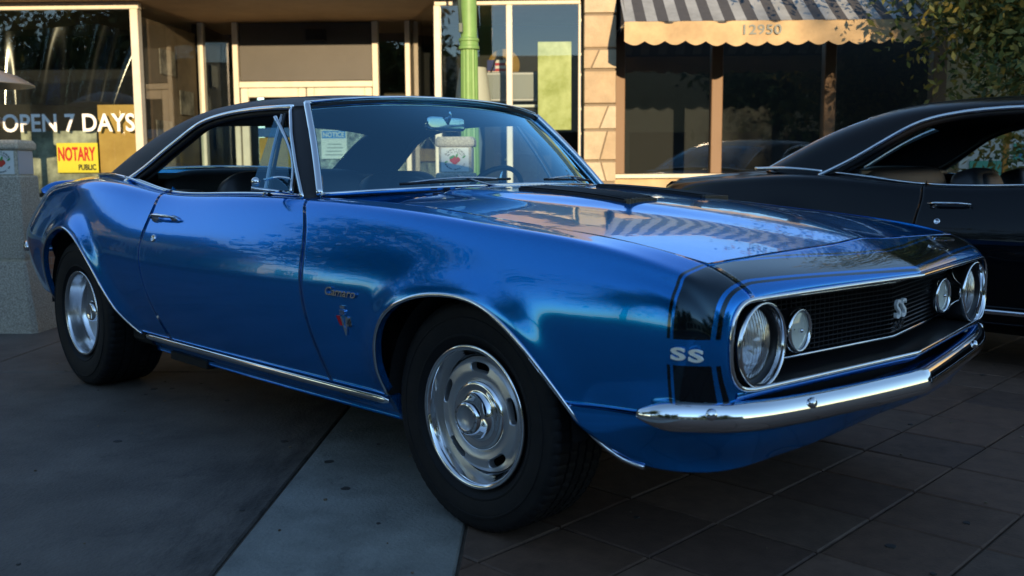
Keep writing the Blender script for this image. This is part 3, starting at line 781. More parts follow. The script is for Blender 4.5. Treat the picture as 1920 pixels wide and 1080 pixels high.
# ---------------- wheels
def tyre_mesh(R, W, rr, parent, M, nseg=320, lug=5):
    h = W/2; prof = [(rr-.012, -h*.72, 0), (rr+.002, -h*.80, 0), (rr+.012, -h*.90, 0), (rr+.022, -h*.955, 0), (rr+.024, -h*.985, 0), (rr+.028, -h*.988, 0), (rr+.030, -h*.975, 0), (rr+.04, -h*1.0, 0), ((R+rr)/2+.005, -h*1.03, 0), (R-.052, -h*1.025, 0), (R-.051, -h*1.045, 0), (R-.047, -h*1.043, 0), (R-.045, -h*1.02, 0), (R-.028, -h*.985, 0), (R-.022, -h*.975, .001), (R-.012, -h*.93, .003), (R-.004, -h*.86, .0035), (R-.001, -h*.80, .004)]
    tr = []
    ng = 5
    for k in range(ng):
        a = -h*.78+1.56*h*k/ng; b_ = -h*.78+1.56*h*(k+1)/ng; crown = lambda y: R-.003*(y/h)**2
        tr += [(crown(a)-.008 if k else crown(a), a, 0.0), (crown(a)-.008 if k else crown(a), a+.004, 0.0), (crown(a), a+.0045, .003), (crown(b_), b_-.0045, .003)]
        if k < ng-1: tr += [(crown(b_)-.008, b_-.004, 0)]
    prof = prof+tr+[(r, -y, l) for r, y, l in prof[::-1]]
    V = []; n = nseg
    for q, (r, y, l) in enumerate(prof):
        off = 0 if y < 0 else 2
        for k in range(n):
            rr_ = r-(l if (k+off) % lug == 0 else 0); a = 2*math.pi*k/n
            V.append(M @ Vector((rr_*math.cos(a), rr_*math.sin(a), y)))
    m = len(prof); F = [(i*n+k, i*n+(k+1) % n, (i+1)*n+(k+1) % n, (i+1)*n+k) for i in range(m-1) for k in range(n)]
    F = [f[::-1] for f in F]
    o = link_mesh('tyre', V, F, RUBBER, parent); auto_smooth(o, 32); return o
def slot_disc(parent, M):
    """argent disc with five oval slots, between r0 and r1"""
    r0, r1 = .088, .166; V = []; F = []
    def hgt(r): return np.interp(r, [.085, .098, .108, .125, .150, .160, .168], [-.040, -.034, -.026, -.021, -.025, -.034, -.050])
    ns, K = 48, 9
    for k in range(5):
        a0 = 2*math.pi*k/5+.25; half = math.pi/5
        sr, dr, da = .1400, .0125, .036/.1400     # slot centre radius, half height, half angle
        th = np.linspace(0, 2*math.pi, ns, endpoint=False)
        e = .6
        sl_a = a0+np.sign(np.cos(th))*np.abs(np.cos(th))**e*da; sl_r = sr+np.sign(np.sin(th))*np.abs(np.sin(th))**e*dr
        # outer rectangle
        m_ = np.maximum(np.abs(np.cos(th)), np.abs(np.sin(th))); bx, by = np.cos(th)/m_, np.sin(th)/m_
        oa = a0+bx*half; orr = np.where(by > 0, sr+by*(r1-sr), sr+by*(sr-r0))
        base = len(V)
        for q in range(K+1):
            t = (q/K)**1.3
            aa = sl_a+(oa-sl_a)*t; rr_ = sl_r+(orr-sl_r)*t; hh = hgt(rr_)-(.003 if q == 0 else 0)
            V += [M @ Vector((r*math.cos(a), r*math.sin(a), h_)) for a, r, h_ in zip(aa, rr_, hh)]
        wb = len(V)
        V += [M @ Vector((r*math.cos(a), r*math.sin(a), hgt(r)-.022)) for a, r in zip(sl_a, sl_r)]
        for q in range(K):
            for i in range(ns):
                j = (i+1) % ns; F.append((base+q*ns+i, base+(q+1)*ns+i, base+(q+1)*ns+j, base+q*ns+j))
        for i in range(ns):
            j = (i+1) % ns; F.append((base+i, base+j, wb+j, wb+i))
    o = link_mesh('wheel_disc', V, F, STEEL, parent); auto_smooth(o, 40); return o
def build_wheels(root):
    for sg in (-1, 1):
        rot = Matrix.Rotation(math.pi/2 if sg < 0 else -math.pi/2, 4, 'X')
        # front
        w_ = bpy.data.objects.new('wheel', None); COL.objects.link(w_); w_.parent = root; w_.location = (0, .735*sg, .330)
        tyre_mesh(.330, .208, .2055, w_, rot)
        L = .096   # lip plane
        M = rot @ Matrix.Translation((0, 0, L))
        MB().lathe([(.1995, -.014), (.205, -.004), (.2065, .0), (.203, .004), (.196, .004), (.191, .0), (.187, -.010), (.181, -.034), (.172, -.050), (.167, -.055), (.160, -.054)], 96, M).build('trim_ring', CHROME, w_, True)
        slot_disc(w_, M)
        c = MB().lathe([(.105, -.046), (.103, -.030), (.096, -.019), (.086, -.018), (.075, -.024), (.064, -.020), (.056, -.008), (.051, .008), (.048, .018), (.044, .0235), (.0385, .026), (.034, .025)], 72, M).build('centre_cap', CHROME, w_, True)
        MB().lathe([(.034, .025), (.033, .022), (.0003, .022)], 48, M).build('cap_insert', STEEL, c, True)
        MB().lathe([(.187, -.09), (.15, -.09), (.02, -.085)], 48, M).build('brake_shadow_plate', UNDER, w_, True)  # black brake plate, also painted shade behind the slots
        m = MB(); m.lathe([(.2055, -.02), (.196, -.04), (.19, -.19)], 64, M); m.build('rim_barrel', STEEL, w_, True)
        # ring lettering on the cap
        cl_ = MB()
        for k, ch in enumerate('MOTOR DIVISION '):
            if ch == ' ': continue
            a = math.pi/2-2*math.pi*k/15; V, F = text_geo(ch, .009, .0006)
            px = np.array([.0412*math.cos(a), .0412*math.sin(a), .0252]); rt = np.array([math.sin(a), -math.cos(a), 0]); up = np.array([math.cos(a), math.sin(a), -.4])
            Q = place(V, px, rt, up); cl_.add([tuple(M @ Vector(q)) for q in Q], F)
        cl_.build('cap_lettering', BLACKP, c)['kind'] = 'stuff'
        # rear
        w_ = bpy.data.objects.new('wheel', None); COL.objects.link(w_); w_.parent = root; w_.location = (-2.746, .735*sg, .352)
        tyre_mesh(.352, .285, .205, w_, rot)
        M = rot @ Matrix.Translation((0, 0, .132))
        MB().lathe([(.1995, -.012), (.205, -.003), (.2055, .0), (.202, .004), (.196, .003), (.191, -.004), (.188, -.012), (.184, -.065), (.178, -.085), (.168, -.094)], 96, M).build('rim', MATS['polished_barrel'], w_, True)
        MB().lathe([(.170, -.092), (.150, -.100), (.110, -.102), (.085, -.092), (.060, -.090), (.045, -.088)], 72, M).build('wheel_disc', STEEL, w_, True)
        MB().lathe([(.050, -.09), (.048, -.055), (.044, -.042), (.036, -.038), (.033, -.040), (.0003, -.040)], 48, M).build('centre_cap', CHROME, w_, True)
        for k in range(5):
            a = 2*math.pi*k/5; MB().lathe([(.010, -.095), (.0095, -.075), (.006, -.070), (.0003, -.070)], 12, M @ Matrix.Translation((.072*math.cos(a), .072*math.sin(a), 0))).build('lug_nut', CHROME, w_, True)
        m = MB(); m.lathe([(.2055, -.02), (.19, -.2)], 48, M); m.build('rim_barrel', UNDER, w_, True)
        # wheel houses
        for cx, cz, R, y0, y1 in ((.02, .33, .375, .50, .885), (-2.72, .36, .43, .48, .895)):
            a = np.linspace(.02, math.pi-.02, 40)
            arc = np.array([[(cx+R*math.cos(t), y*sg, cz+R*math.sin(t)) for y in (y0, .68, y1-.035)] for t in a])
            m = MB(); m.grid(arc); n0 = len(m.V); m.V += [tuple(arc[i][0]) for i in range(40)]; m.F.append(tuple(range(n0, n0+40)))
            m.build('wheel_house', UNDER, root, True)
build_wheels(car)

# ---------------- trim, badges, interior, tail
def superq(cx, cy, cz, ax, ay, az, e1=.35, e2=.35, nu=28, nv=20):
    m = MB(); V = []
    f = lambda v, e: np.sign(v)*np.abs(v)**e
    for j in range(nv+1):
        p = -math.pi/2+math.pi*j/nv
        for i in range(nu):
            t = 2*math.pi*i/nu
            V.append((cx+ax*f(math.cos(p), e1)*f(math.cos(t), e2), cy+ay*f(math.cos(p), e1)*f(math.sin(t), e2), cz+az*f(math.sin(p), e1)))
    F = [(j*nu+i, j*nu+(i+1) % nu, (j+1)*nu+(i+1) % nu, (j+1)*nu+i) for j in range(nv) for i in range(nu)]
    return m.add(V, F)
def tilt(m, ang, c, ax='Y'):
    M = Matrix.Translation(c) @ Matrix.Rotation(ang, 4, ax) @ Matrix.Translation([-q for q in c]); return m.xf(M)
def sub(name, parent, loc=(0, 0, 0)):
    o = bpy.data.objects.new(name, None); COL.objects.link(o); o.parent = parent; o.location = loc; return o
def side_frame(x, z, sg):
    P = bodyS(x, s_of_z(x, z)); a = bodyS(x+.01, s_of_z(x+.01, z)); b = bodyS(x, s_of_z(x, z+.01))
    t, u = msgn(a-P, sg), msgn(b-P, sg); t /= np.linalg.norm(t); u /= np.linalg.norm(u); n = np.cross(t, u)
    if n[1]*sg < 0: n = -n
    return msgn(P, sg), t, u, n
BADGES = []
def build_trim(root):
    for sg in (-1, 1):
        door = PARTS['doors'][sg]
        # door handle and lock
        P, t, u, n = side_frame(-1.78, .835, sg)
        h = sub('door_handle', door)
        m = MB(); m.tube([P+t*-.105+n*.022, P+t*-.06+n*.028, P+t*.05+n*.028, P+t*.105+n*.020], [.007, .010, .009, .005], 10, ref=u, flat=.75)
        m.build('grip', CHROME, h, True)
        q = Matrix.Translation(P+t*-.085) @ Vector(n).to_track_quat('Z', 'Y').to_matrix().to_4x4()
        MB().lathe([(.020, .0), (.019, .010), (.013, .016), (.012, .024)], 20, q).build('push_button', CHROME, h, True)
        q = Matrix.Translation(P+t*.085) @ Vector(n).to_track_quat('Z', 'Y').to_matrix().to_4x4()
        MB().lathe([(.013, .0), (.012, .014), (.009, .020)], 16, q).build('handle_foot', CHROME, h, True)
        P, t, u, n = side_frame(-1.83, .755, sg)
        q = Matrix.Translation(P) @ Vector(n).to_track_quat('Z', 'Y').to_matrix().to_4x4()
        MB().lathe([(.016, -.002), (.0155, .004), (.011, .006), (.010, .003), (.0003, .003)], 24, q).build('door_lock', CHROME, door, True)
        # script badge and crossed-flag engine badge on the fender
        P, t, u, n = side_frame(-.498, .648, sg)
        rt = t if sg < 0 else -t
        V, F = text_geo('Camaro', .037, .003, .0003, .25, 1.32, 1.0, .0002); V = place(V, P+n*.004, rt, u)
        BADGES.append(link_mesh('script_badge', V, F, DARKCHROME, root, False))
        P, t, u, n = side_frame(-.49, .563, sg); rt = t if sg < 0 else -t
        fr = lambda pts, z: [P+rt*a+u*b+n*z for a, b in pts]
        bd = sub('engine_badge', root); BADGES.append(bd)
        def plate(pts, z0, z1, name, mt):
            A, B = fr(pts, z0), fr(pts, z1); k = len(pts)
            link_mesh(name, A+B, [tuple(range(k))[::-1], tuple(range(k, 2*k))]+[(i, (i+1) % k, k+(i+1) % k, k+i) for i in range(k)], mt, bd, False)
        plate([(-.016, .012), (-.006, .012), (.004, -.030), (.013, .012), (.024, .012), (.006, -.050), (.002, -.050)], 0, .006, 'chevron', CHROME)
        plate([(-.040, .010), (-.021, .012), (-.008, -.018), (-.024, -.020)], 0, .004, 'red_flag', RED)
        plate([(.016, .006), (.034, .012), (.038, -.014), (.014, -.020)], 0, .004, 'checker_flag', CHROME)
        for i in range(4):
            for j in range(4):
                if (i+j) % 2: continue
                a, b = .017+i*.0050, .006-j*.0062; plate([(a, b), (a+.0048, b), (a+.0046, b-.006), (a-.0002, b-.006)], .004, .005, 'checker', BLACKP)
        V, F = text_geo('350', .020, .003, .0006, 0, .95); V = place(V, P+n*.003+u*.024+rt*-.004, rt, u); link_mesh('badge_figures', V, F, CHROME, bd, False)
        plate([(-.014, .036), (.010, .036), (.010, .044), (-.014, .044)], 0, .004, 'badge_bar', CHROME)
        # SS in the nose stripe
        V, F = text_geo('SS', .038, .003, .0007, 0, 2.05, 1.18, .0003)
        P, t, u, n = side_frame(.741, .6105, sg); rt = t if sg < 0 else -t
        V = place(V, P+n*.0035, rt, u); BADGES.append(link_mesh('stripe_badge', V, F, BADGE, root, False))
        # vent window swung open, its fixed post and latch
        ch = lambda pts, r, nm, mt=CHROME, fl=.7, par=door: MB().tube(msgn(pspl(pts, 14) if len(pts) > 2 else pts, sg), r, 8, flat=fl).build(nm, mt, par, True)
        vw = sub('vent_window', door)
        ch([(-1.155, .785, .93), (-1.20, .725, 1.06), (-1.272, .628, 1.235)], .008, 'division_post', DARKCHROME, .8, vw)
        ch([(-1.125, .785, .93), (-1.17, .725, 1.06), (-1.25, .628, 1.238)], .007, 'division_post', BLACKP, .8, vw)
        A_, B_, C_, D_ = (-.985, .775, .945), (-1.035, .905, .962), (-1.205, .70, 1.222), (-1.075, .712, 1.07)
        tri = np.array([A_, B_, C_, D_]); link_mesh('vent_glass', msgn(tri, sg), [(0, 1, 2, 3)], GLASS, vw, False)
        ch([A_, B_], .008, 'vent_frame', CHROME, .8, vw); ch([C_, D_, (-.965, .79, .95)], .008, 'vent_frame', CHROME, .8, vw)
        MB().lathe([(.016*math.cos(t_), .016*math.sin(t_)) for t_ in np.linspace(-1.5, 1.5, 12)], 16, Matrix.Translation(msgn(np.array((-1.055, .875, .985)), sg))).build('vent_knob', CHROME, vw, True)
        ch([(-1.06, .84, .99), (-1.04, .80, 1.0), (-1.0, .77, .995)], .006, 'vent_latch', CHROME, .8, vw)
        # wipers
    for y0, y1, nm in ((-.05, -.52, 0), (.52, .12, 1)):
        wp = sub('wiper', root)
        def wp_pt(y, t, lift): 
            A = ws_base(np.array([y]))[0]; B = ws_top(np.array([y*.8]))[0]; return A+(B-A)*t+np.array([.75, 0, .66])*lift
        piv = wp_pt(y0, -.10, .012); tip = wp_pt((y0+y1)/2-.02, .085, .030)
        MB().tube([piv, piv+np.array([0, -.05, .012]), tip], [.010, .008, .004], 8, flat=.6).build('wiper_arm', DARKCHROME, wp, True)
        b = np.array([wp_pt(y, t, .020) for y, t in zip(np.linspace(y0-.02, y1, 12), np.linspace(.055, .045, 12))])
        MB().tube(b, .006, 6, flat=.8).build('wiper_blade', BLACKP, wp, True)
        b2 = np.array([wp_pt(y, t, l) for y, t, l in zip(np.linspace(y0-.06, y1+.03, 9), np.full(9, .055), [.020, .026, .031, .034, .036, .034, .031, .026, .020])])
        MB().tube(b2, .0035, 6).build('wiper_bridge', DARKCHROME, wp, True)
        MB().lathe([(.014, -.01), (.013, .012), (.008, .016), (.0004, .017)], 16, Matrix.Translation(piv)).build('wiper_pivot', CHROME, wp, True)
    # header badge on the far side of the nose
    m = MB(); c = np.array((.775, .47, float(zhood(.70, .47))-.018))
    V, F = text_geo('Camaro', .034, .003, .0012, .25, 1.15, .95); V = place(V, c+np.array([.0, 0, .006]), (.08, 1, -.05), (-.92, 0, .38)); BADGES.append(link_mesh('nose_badge', V, F, CHROME, root, False))

def build_interior(root):
    # dash
    yy = np.linspace(-.70, .70, 25); rows = []
    for a, (dx, dz) in enumerate([(-.03, -.012), (-.12, -.004), (-.22, -.006), (-.27, -.022), (-.29, -.06), (-.285, -.12), (-.25, -.22), (-.22, -.34)]):
        rows.append([(ws_base(np.array([y]))[0][0]+dx*(1-.25*(abs(y)/.7)**2), y, .948+dz-.012*(abs(y)/.7)**2) for y in yy])
    m = MB(); m.grid(np.array(rows)); m.build('dashboard', SEATV, root, True)
    st = sub('steering_wheel', root, (-1.17, .36, .872))
    R = Matrix.Rotation(math.radians(-62), 4, 'Y')
    t = np.linspace(0, 2*math.pi, 48, endpoint=False)
    MB().tube([R @ Vector((.185*math.cos(a), .185*math.sin(a), 0)) for a in t], .0115, 8, closed=True).build('rim', SEATV, st, True)
    for a in (0.15, math.pi-.15, math.pi*1.5):
        MB().tube([R @ Vector((.03*math.cos(a+1.57), .03*math.sin(a+1.57), -.02)), R @ Vector((.18*math.cos(a+1.57), .18*math.sin(a+1.57), 0))], [.012, .008], 6, flat=.4).build('spoke', CHROME, st, True)
    MB().lathe([(.055, -.03), (.05, -.005), (.0004, 0)], 24, R).build('hub', SEATV, st, True)
    MB().tube([R @ Vector((0, 0, -.02)), R @ Vector((0, 0, -.40))], .025, 10).build('column', BLACKP, st, True)
    for yc in (-.37, .37):
        s = sub('front_seat', root)
        m = tilt(superq(-1.70, yc, .76, .085, .245, .285, .45, .45), math.radians(-16), (-1.68, yc, .48)); m.build('seat_back', SEATV, s, True)
        superq(-1.42, yc, .50, .27, .25, .085, .45, .45).build('seat_cushion', SEATV, s, True)
        m = tilt(superq(-1.645, yc, .79, .045, .150, .215, .5, .5), math.radians(-16), (-1.68, yc, .48)); m.build('seat_insert', SEATV, s, True)
    s = sub('rear_seat', root)
    m = tilt(superq(-2.33, 0, .80, .09, .62, .245, .35, .3, 40), math.radians(-12), (-2.33, 0, .5)); m.build('seat_back', SEATV, s, True)
    superq(-2.08, 0, .52, .26, .62, .09, .4, .3, 40).build('seat_cushion', SEATV, s, True)
    MB().box(-2.84, -2.36, -.64, .64, .985, 1.022, .01).build('package_shelf', BLACKP, root)
    for sg in (-1, 1):
        m = MB().box(-2.45, -1.945, .60, .725, .40, .945, .02); m = m if sg > 0 else m.mirror_y(); m.build('quarter_lining', SEATV, root)
    # mirror
    mi = sub('rear_view_mirror', root, (-1.055, 0, 1.213))
    rm = Matrix.Rotation(math.radians(8), 4, 'Z')
    MB().xf(rm); a = superq(0, 0, 0, .013, .118, .030, .35, .3, 36, 18).xf(rm); a.build('mirror_shell', CHROME, mi, True)
    V = [(-.0135, .108*math.copysign(abs(math.cos(t))**.35, math.cos(t)), .024*math.copysign(abs(math.sin(t))**.35, math.sin(t))) for t in np.linspace(0, 2*math.pi, 40, endpoint=False)]
    MB().add(V, [tuple(range(40))[::-1]]).xf(rm).build('mirror_glass', MIRROR, mi)
    MB().tube([(.008, .004, 0), (.03, .002, .03), (.012, 0, .078)], [.009, .008, .011], 8).build('mirror_arm', CHROME, mi, True)
    # floor and underbody
    m = MB(); m.box(-3.55, -2.95, -.66, .66, .40, .52, .02); m.build('fuel_tank_floor', UNDER, root)
    m = MB(); m.box(-2.36, -.42, -.79, .79, .255, .335, .02); m.box(-2.3, .45, -.12, .12, .20, .30, .03); m.build('floor_pan', UNDER, root)
    m = MB(); m.box(-.45, .60, -.46, .46, .27, .62, .02); m.build('engine_bay', UNDER, root)
    m = MB(); m.box(-3.1, -2.35, -.45, .45, .30, .60, .02); m.build('rear_axle_cover', UNDER, root)
    m = MB(); m.box(-.62, -.50, -.72, .72, .33, .90, .01); m.build('bulkhead', UNDER, root)
    m = MB(); m.box(.35, .72, -.72, .72, .40, .46); m.build('splash_pan', UNDER, root)
    for sg in (-1, 1): MB().tube(msgn(np.array([(-.35, .42, .20), (-1.2, .55, .19), (-2.1, .60, .21)]), sg), .032, 10).build('exhaust_pipe', UNDER, root, True)
    m = MB().box(-1.95, -1.62, -.80, -.74, .225, .262, .005); m.build('jack_rail', UNDER, root)

def build_tail(root):
    yy = np.linspace(-1, 1, 41); xs = np.linspace(0, 1, 26); rows = []
    for t in xs:
        x = -2.84+(-3.62+2.84)*t; ye = float(bodyS(x, 1.0, False)[1])-.004; ze = float(bodyS(x, 1.0, False)[2])
        zc = ze+.040*(1-t)+.006*t
        rows.append([(x, y*ye, ze+(zc-ze)*(1-y*y)) for y in yy])
    V, F = panel_geo(np.array(rows), .003, .03, 'udlr', (0, 0, 1)); PARTS['paint'].append(link_mesh('boot_lid', V, F, PAINT, root))
    # tail panel
    zz = np.linspace(.42, .955, 20); rows = [[(-3.70-.02*math.sin(math.pi*(z-.42)/.54)+.03*(z > .93), y*(.60+.06*math.sin(math.pi*(z-.42)/.56)), z) for z in zz] for y in yy]
    V, F = panel_geo(np.array(rows), .002, .02, 'ud', (-1, 0, 0)); PARTS['paint'].append(link_mesh('tail_panel', V, F, PAINT, root))
    # deck spoiler with turned-down ends
    prof = [(-.105, -.035), (-.04, -.022), (.02, .008), (.055, .040), (.064, .046), (.066, .036), (.058, -.01), (.05, -.035)]
    rows = []
    for y in np.linspace(-1, 1, 45):
        k = 1-.75*max(0, (abs(y)-.82)/.18)**2; ya = y*.735; x0 = -3.60+.09*max(0, abs(y)-.5)**2*4*.3
        rows.append([(x0-a*k, ya, .947+b*k-.02*abs(y)**4) for a, b in prof])
    m = MB(); m.grid(np.array(rows)); PARTS['paint'].append(m.build('rear_spoiler', PAINT, root, True))
    # rear bumper with wrap-around ends
    half = pspl([(-3.80, 0), (-3.795, .40), (-3.77, .62), (-3.71, .76), (-3.62, .825), (-3.53, .845)], 40); pts = np.vstack([half[::-1]*[1, -1], half[1:]])
    tn = np.gradient(pts, axis=0); tn /= np.linalg.norm(tn, axis=1)[:, None]; nm = np.c_[-tn[:, 1], tn[:, 0]]; 
    if nm[len(nm)//2][0] > 0: nm = -nm
    prof = [(-.03, .040), (-.01, .046), (.006, .030), (.012, 0), (.006, -.03), (-.01, -.046), (-.03, -.040)]; rows = []
    dn = np.minimum(np.arange(len(pts)), np.arange(len(pts))[::-1])
    for i, p in enumerate(pts):
        k = .35+.65*math.sin(min(1, dn[i]/7)*math.pi/2); rows.append([(p[0]+nm[i][0]*a*k, p[1]+nm[i][1]*a*k, .628+b*k) for a, b in prof])
    m = MB(); R = np.array(rows); m.grid(R); m.F.append(tuple(range(7))); m.F.append(tuple((len(R)-1)*7+i for i in range(7))); m.build('rear_bumper', CHROME, root, True)
    for sg in (-1, 1):
        tl = sub('tail_light', root)
        m = MB().box(-3.745, -3.715, .30, .58, .74, .85, .012); m = m if sg > 0 else m.mirror_y(); m.build('bezel', CHROME, tl)
        for a, b in ((.31, .435), (.445, .57)):
            m = MB().box(-3.752, -3.72, a, b, .752, .838, .01); m = m if sg > 0 else m.mirror_y(); m.build('lens', MATS['tail_lens'], tl)
mat('tail_lens', (.35, .005, .008), .12, coat=1)
build_trim(car); build_interior(car); build_tail(car)

# ================================================================== THE DARK COUPE BESIDE IT (same body, plain black)
def copy_tree(o, parent):
    c = o.copy(); COL.objects.link(c); c.parent = parent
    if o.data and o.data.materials and o.data.materials[0] in (PAINT, VINYL):
        c.material_slots[0].link = 'OBJECT'; c.material_slots[0].material = BLACKPAINT
    for ch in o.children: copy_tree(ch, c)
    return c
dark = thing('coupe', 'black two-door coupe parked alongside the bright blue coupe', 'car', (1.88, 3.22, 0))
for ch in list(car.children):
    if ch in BADGES or ch.name.startswith('rear_spoiler'): continue
    c = copy_tree(ch, dark)
    if ch.name.split('.')[0] in ('roof', 'headliner', 'rear_window', 'windscreen', 'windscreen_pillar', 'window_pocket'):
        c.scale = (1, 1, 1.17); c.location = (-.10, 0, .93-.93*1.17)

# ================================================================== SETTING
RZ = PHI-math.pi/2
def W(a, b, z=0): p = CAM[:2]+a*LA+b*NB; return (p[0], p[1], z)
class FT:
    """a thing in the facade frame; parts are given in (a, b, z)"""
    def __init__(s, name, label, cat, a, b, z=0, group=None, kind=None):
        s.o = thing(name, label, cat, W(a, b, z), RZ, group); s.c = (a, b, z)
    def part(s, name, mb, m, parent=None, smooth=False, **k):
        mb.V = [(x-s.c[0], y-s.c[1], z-s.c[2]) for x, y, z in mb.V]; return mb.build(name, m, parent or s.o, smooth, **k)
    def box(s, name, m, a0, a1, b0, b1, z0, z1, bev=.006, parent=None): return s.part(name, MB().box(a0, a1, b0, b1, z0, z1, bev), m, parent)
def fsingle(name, mb, m, label, cat, a, b, z=0, smooth=False, group=None):
    mb.V = [(x-a, y-b, q-z) for x, y, q in mb.V]; o = mb.build(name, m, None, smooth); o.location = W(a, b, z); o.rotation_euler = (0, 0, RZ)
    return tag(o, label, cat, group)
def fstruct(name, mb, m):
    o = mb.build(name, m); o.location = W(0, 0); o.rotation_euler = (0, 0, RZ); return struct(o)

CONC = mat('sidewalk_concrete', (.108, .090, .076), .72, noise=.34, nscale=2.6, bump=.45, bscale=75)
def add_stains(m, sc1=5, dark=.55, stretch=(1, 1, 1)):
    N = m.node_tree.nodes; L = m.node_tree.links; b = N['Principled BSDF']; src = b.inputs['Base Color'].links[0].from_socket
    tc = N.new('ShaderNodeTexCoord'); mp = N.new('ShaderNodeMapping'); mp.inputs['Scale'].default_value = stretch; L.new(tc.outputs['Object'], mp.inputs[0])
    nz = N.new('ShaderNodeTexNoise'); nz.inputs['Scale'].default_value = sc1; nz.inputs['Detail'].default_value = 10; nz.inputs['Roughness'].default_value = .75
    L.new(mp.outputs[0], nz.inputs['Vector']); cr = N.new('ShaderNodeValToRGB'); cr.color_ramp.elements[0].position = .30; cr.color_ramp.elements[1].position = .44
    cr.color_ramp.elements[0].color = (dark, dark, dark, 1); L.new(nz.outputs['Fac'], cr.inputs[0])
    mx = N.new('ShaderNodeMix'); mx.data_type = 'RGBA'; mx.blend_type = 'MULTIPLY'; mx.inputs['Factor'].default_value = 1
    L.new(src, mx.inputs['A']); L.new(cr.outputs[0], mx.inputs['B']); L.new(mx.outputs['Result'], b.inputs['Base Color'])
add_stains(CONC, 3.0, .55); add_stains(CONC, 16, .7); add_stains(CONC, 85, .8)
def edge_smudge(m, x0, x1):
    N = m.node_tree.nodes; L = m.node_tree.links; b = N['Principled BSDF']; src = b.inputs['Base Color'].links[0].from_socket
    tc = N.new('ShaderNodeTexCoord'); sx = N.new('ShaderNodeSeparateXYZ'); L.new(tc.outputs['Object'], sx.inputs[0])
    mr = N.new('ShaderNodeMapRange'); mr.inputs['From Min'].default_value = x0; mr.inputs['From Max'].default_value = x1; mr.interpolation_type = 'SMOOTHSTEP'; L.new(sx.outputs[0], mr.inputs['Value'])
    mp = N.new('ShaderNodeMapping'); mp.inputs['Scale'].default_value = (6, 1.6, 1); L.new(tc.outputs['Object'], mp.inputs[0])
    nz = N.new('ShaderNodeTexNoise'); nz.inputs['Scale'].default_value = 2.2; nz.inputs['Detail'].default_value = 9; nz.inputs['Roughness'].default_value = .7; L.new(mp.outputs[0], nz.inputs['Vector'])
    cr = N.new('ShaderNodeValToRGB'); cr.color_ramp.elements[0].position = .42; cr.color_ramp.elements[1].position = .62; L.new(nz.outputs['Fac'], cr.inputs[0])
    ml = N.new('ShaderNodeMath'); ml.operation = 'MULTIPLY'; L.new(mr.outputs[0], ml.inputs[0]); L.new(cr.outputs[0], ml.inputs[1])
    mx = N.new('ShaderNodeMix'); mx.data_type = 'RGBA'; mx.blend_type = 'MULTIPLY'; mx.inputs['B'].default_value = (.42, .42, .42, 1)
    L.new(ml.outputs[0], mx.inputs['Factor']); L.new(src, mx.inputs['A']); L.new(mx.outputs['Result'], b.inputs['Base Color'])
edge_smudge(CONC, -1.25, -.86)
CONC2 = mat('pale_concrete_strip', (.200, .202, .185), .72, noise=.32, nscale=4, bump=.45, bscale=80); add_stains(CONC2, 7, .6, (1, .35, 1)); add_stains(CONC2, 80, .8)
PAVE = [mat('brown_paver_%s' % n, c, .72, noise=.22, nscale=14, bump=.2, bscale=120) for n, c in (('warm', (.120, .066, .042)), ('dull', (.104, .064, .044)), ('deep', (.108, .060, .038)), ('pale', (.135, .080, .054)), ('dark', (.090, .052, .036)))]
for p in PAVE: add_stains(p, 4, .55); add_stains(p, 60, .75)
SAND = mat('joint_sand', (.085, .065, .048), .9, noise=.3, nscale=40)
ASPH = mat('asphalt', (.05, .05, .052), .85, noise=.2, nscale=30, bump=.2, bscale=150)
gnd = MB(); gnd.box(-400, 400, -400, 400, -.30, -.06); fstruct('ground', gnd, ASPH)
bed = MB(); bed.box(-30, 30, -3.4, 16, -.059, -.012); fstruct('paving_bed', bed, SAND)
# kerb and road behind the photographer
kb = MB().box(-40, 40, -3.58, -3.405, -.06, -.004, .02); fstruct('kerb', kb, CONC2)

walk = bpy.data.objects.new('sidewalk', None); COL.objects.link(walk); walk.location = W(0, 0); walk.rotation_euler = (0, 0, RZ); walk['kind'] = 'structure'
def slab(a0, a1, b0, b1, m, g=.005):
    o = MB().box(a0+g, a1-g, b0+g, b1-g, -.10, RNG.uniform(-.002, 0), .006).build('slab', m, walk); return o
bl = [-3.4, -1.2, 1.05, 2.9+1.85, 6.95, 8.39]
for i in range(len(bl)-1):
    for a0, a1 in ((-9.4, -7.2), (-7.2, -5.0), (-5.0, -2.95), (-2.95, -.83)): slab(a0, a1, bl[i], bl[i+1], CONC)
for b0, b1 in ((-3.4, -1.2), (-1.2, 1.0), (1.0, 5.35), (5.35, 8.39)): slab(-.83, -.21, b0, b1, CONC2)
for a0, a1 in ((-3.6, -2.3), (-2.3, -.9)): slab(a0, a1, 8.40, 9.7, CONC)
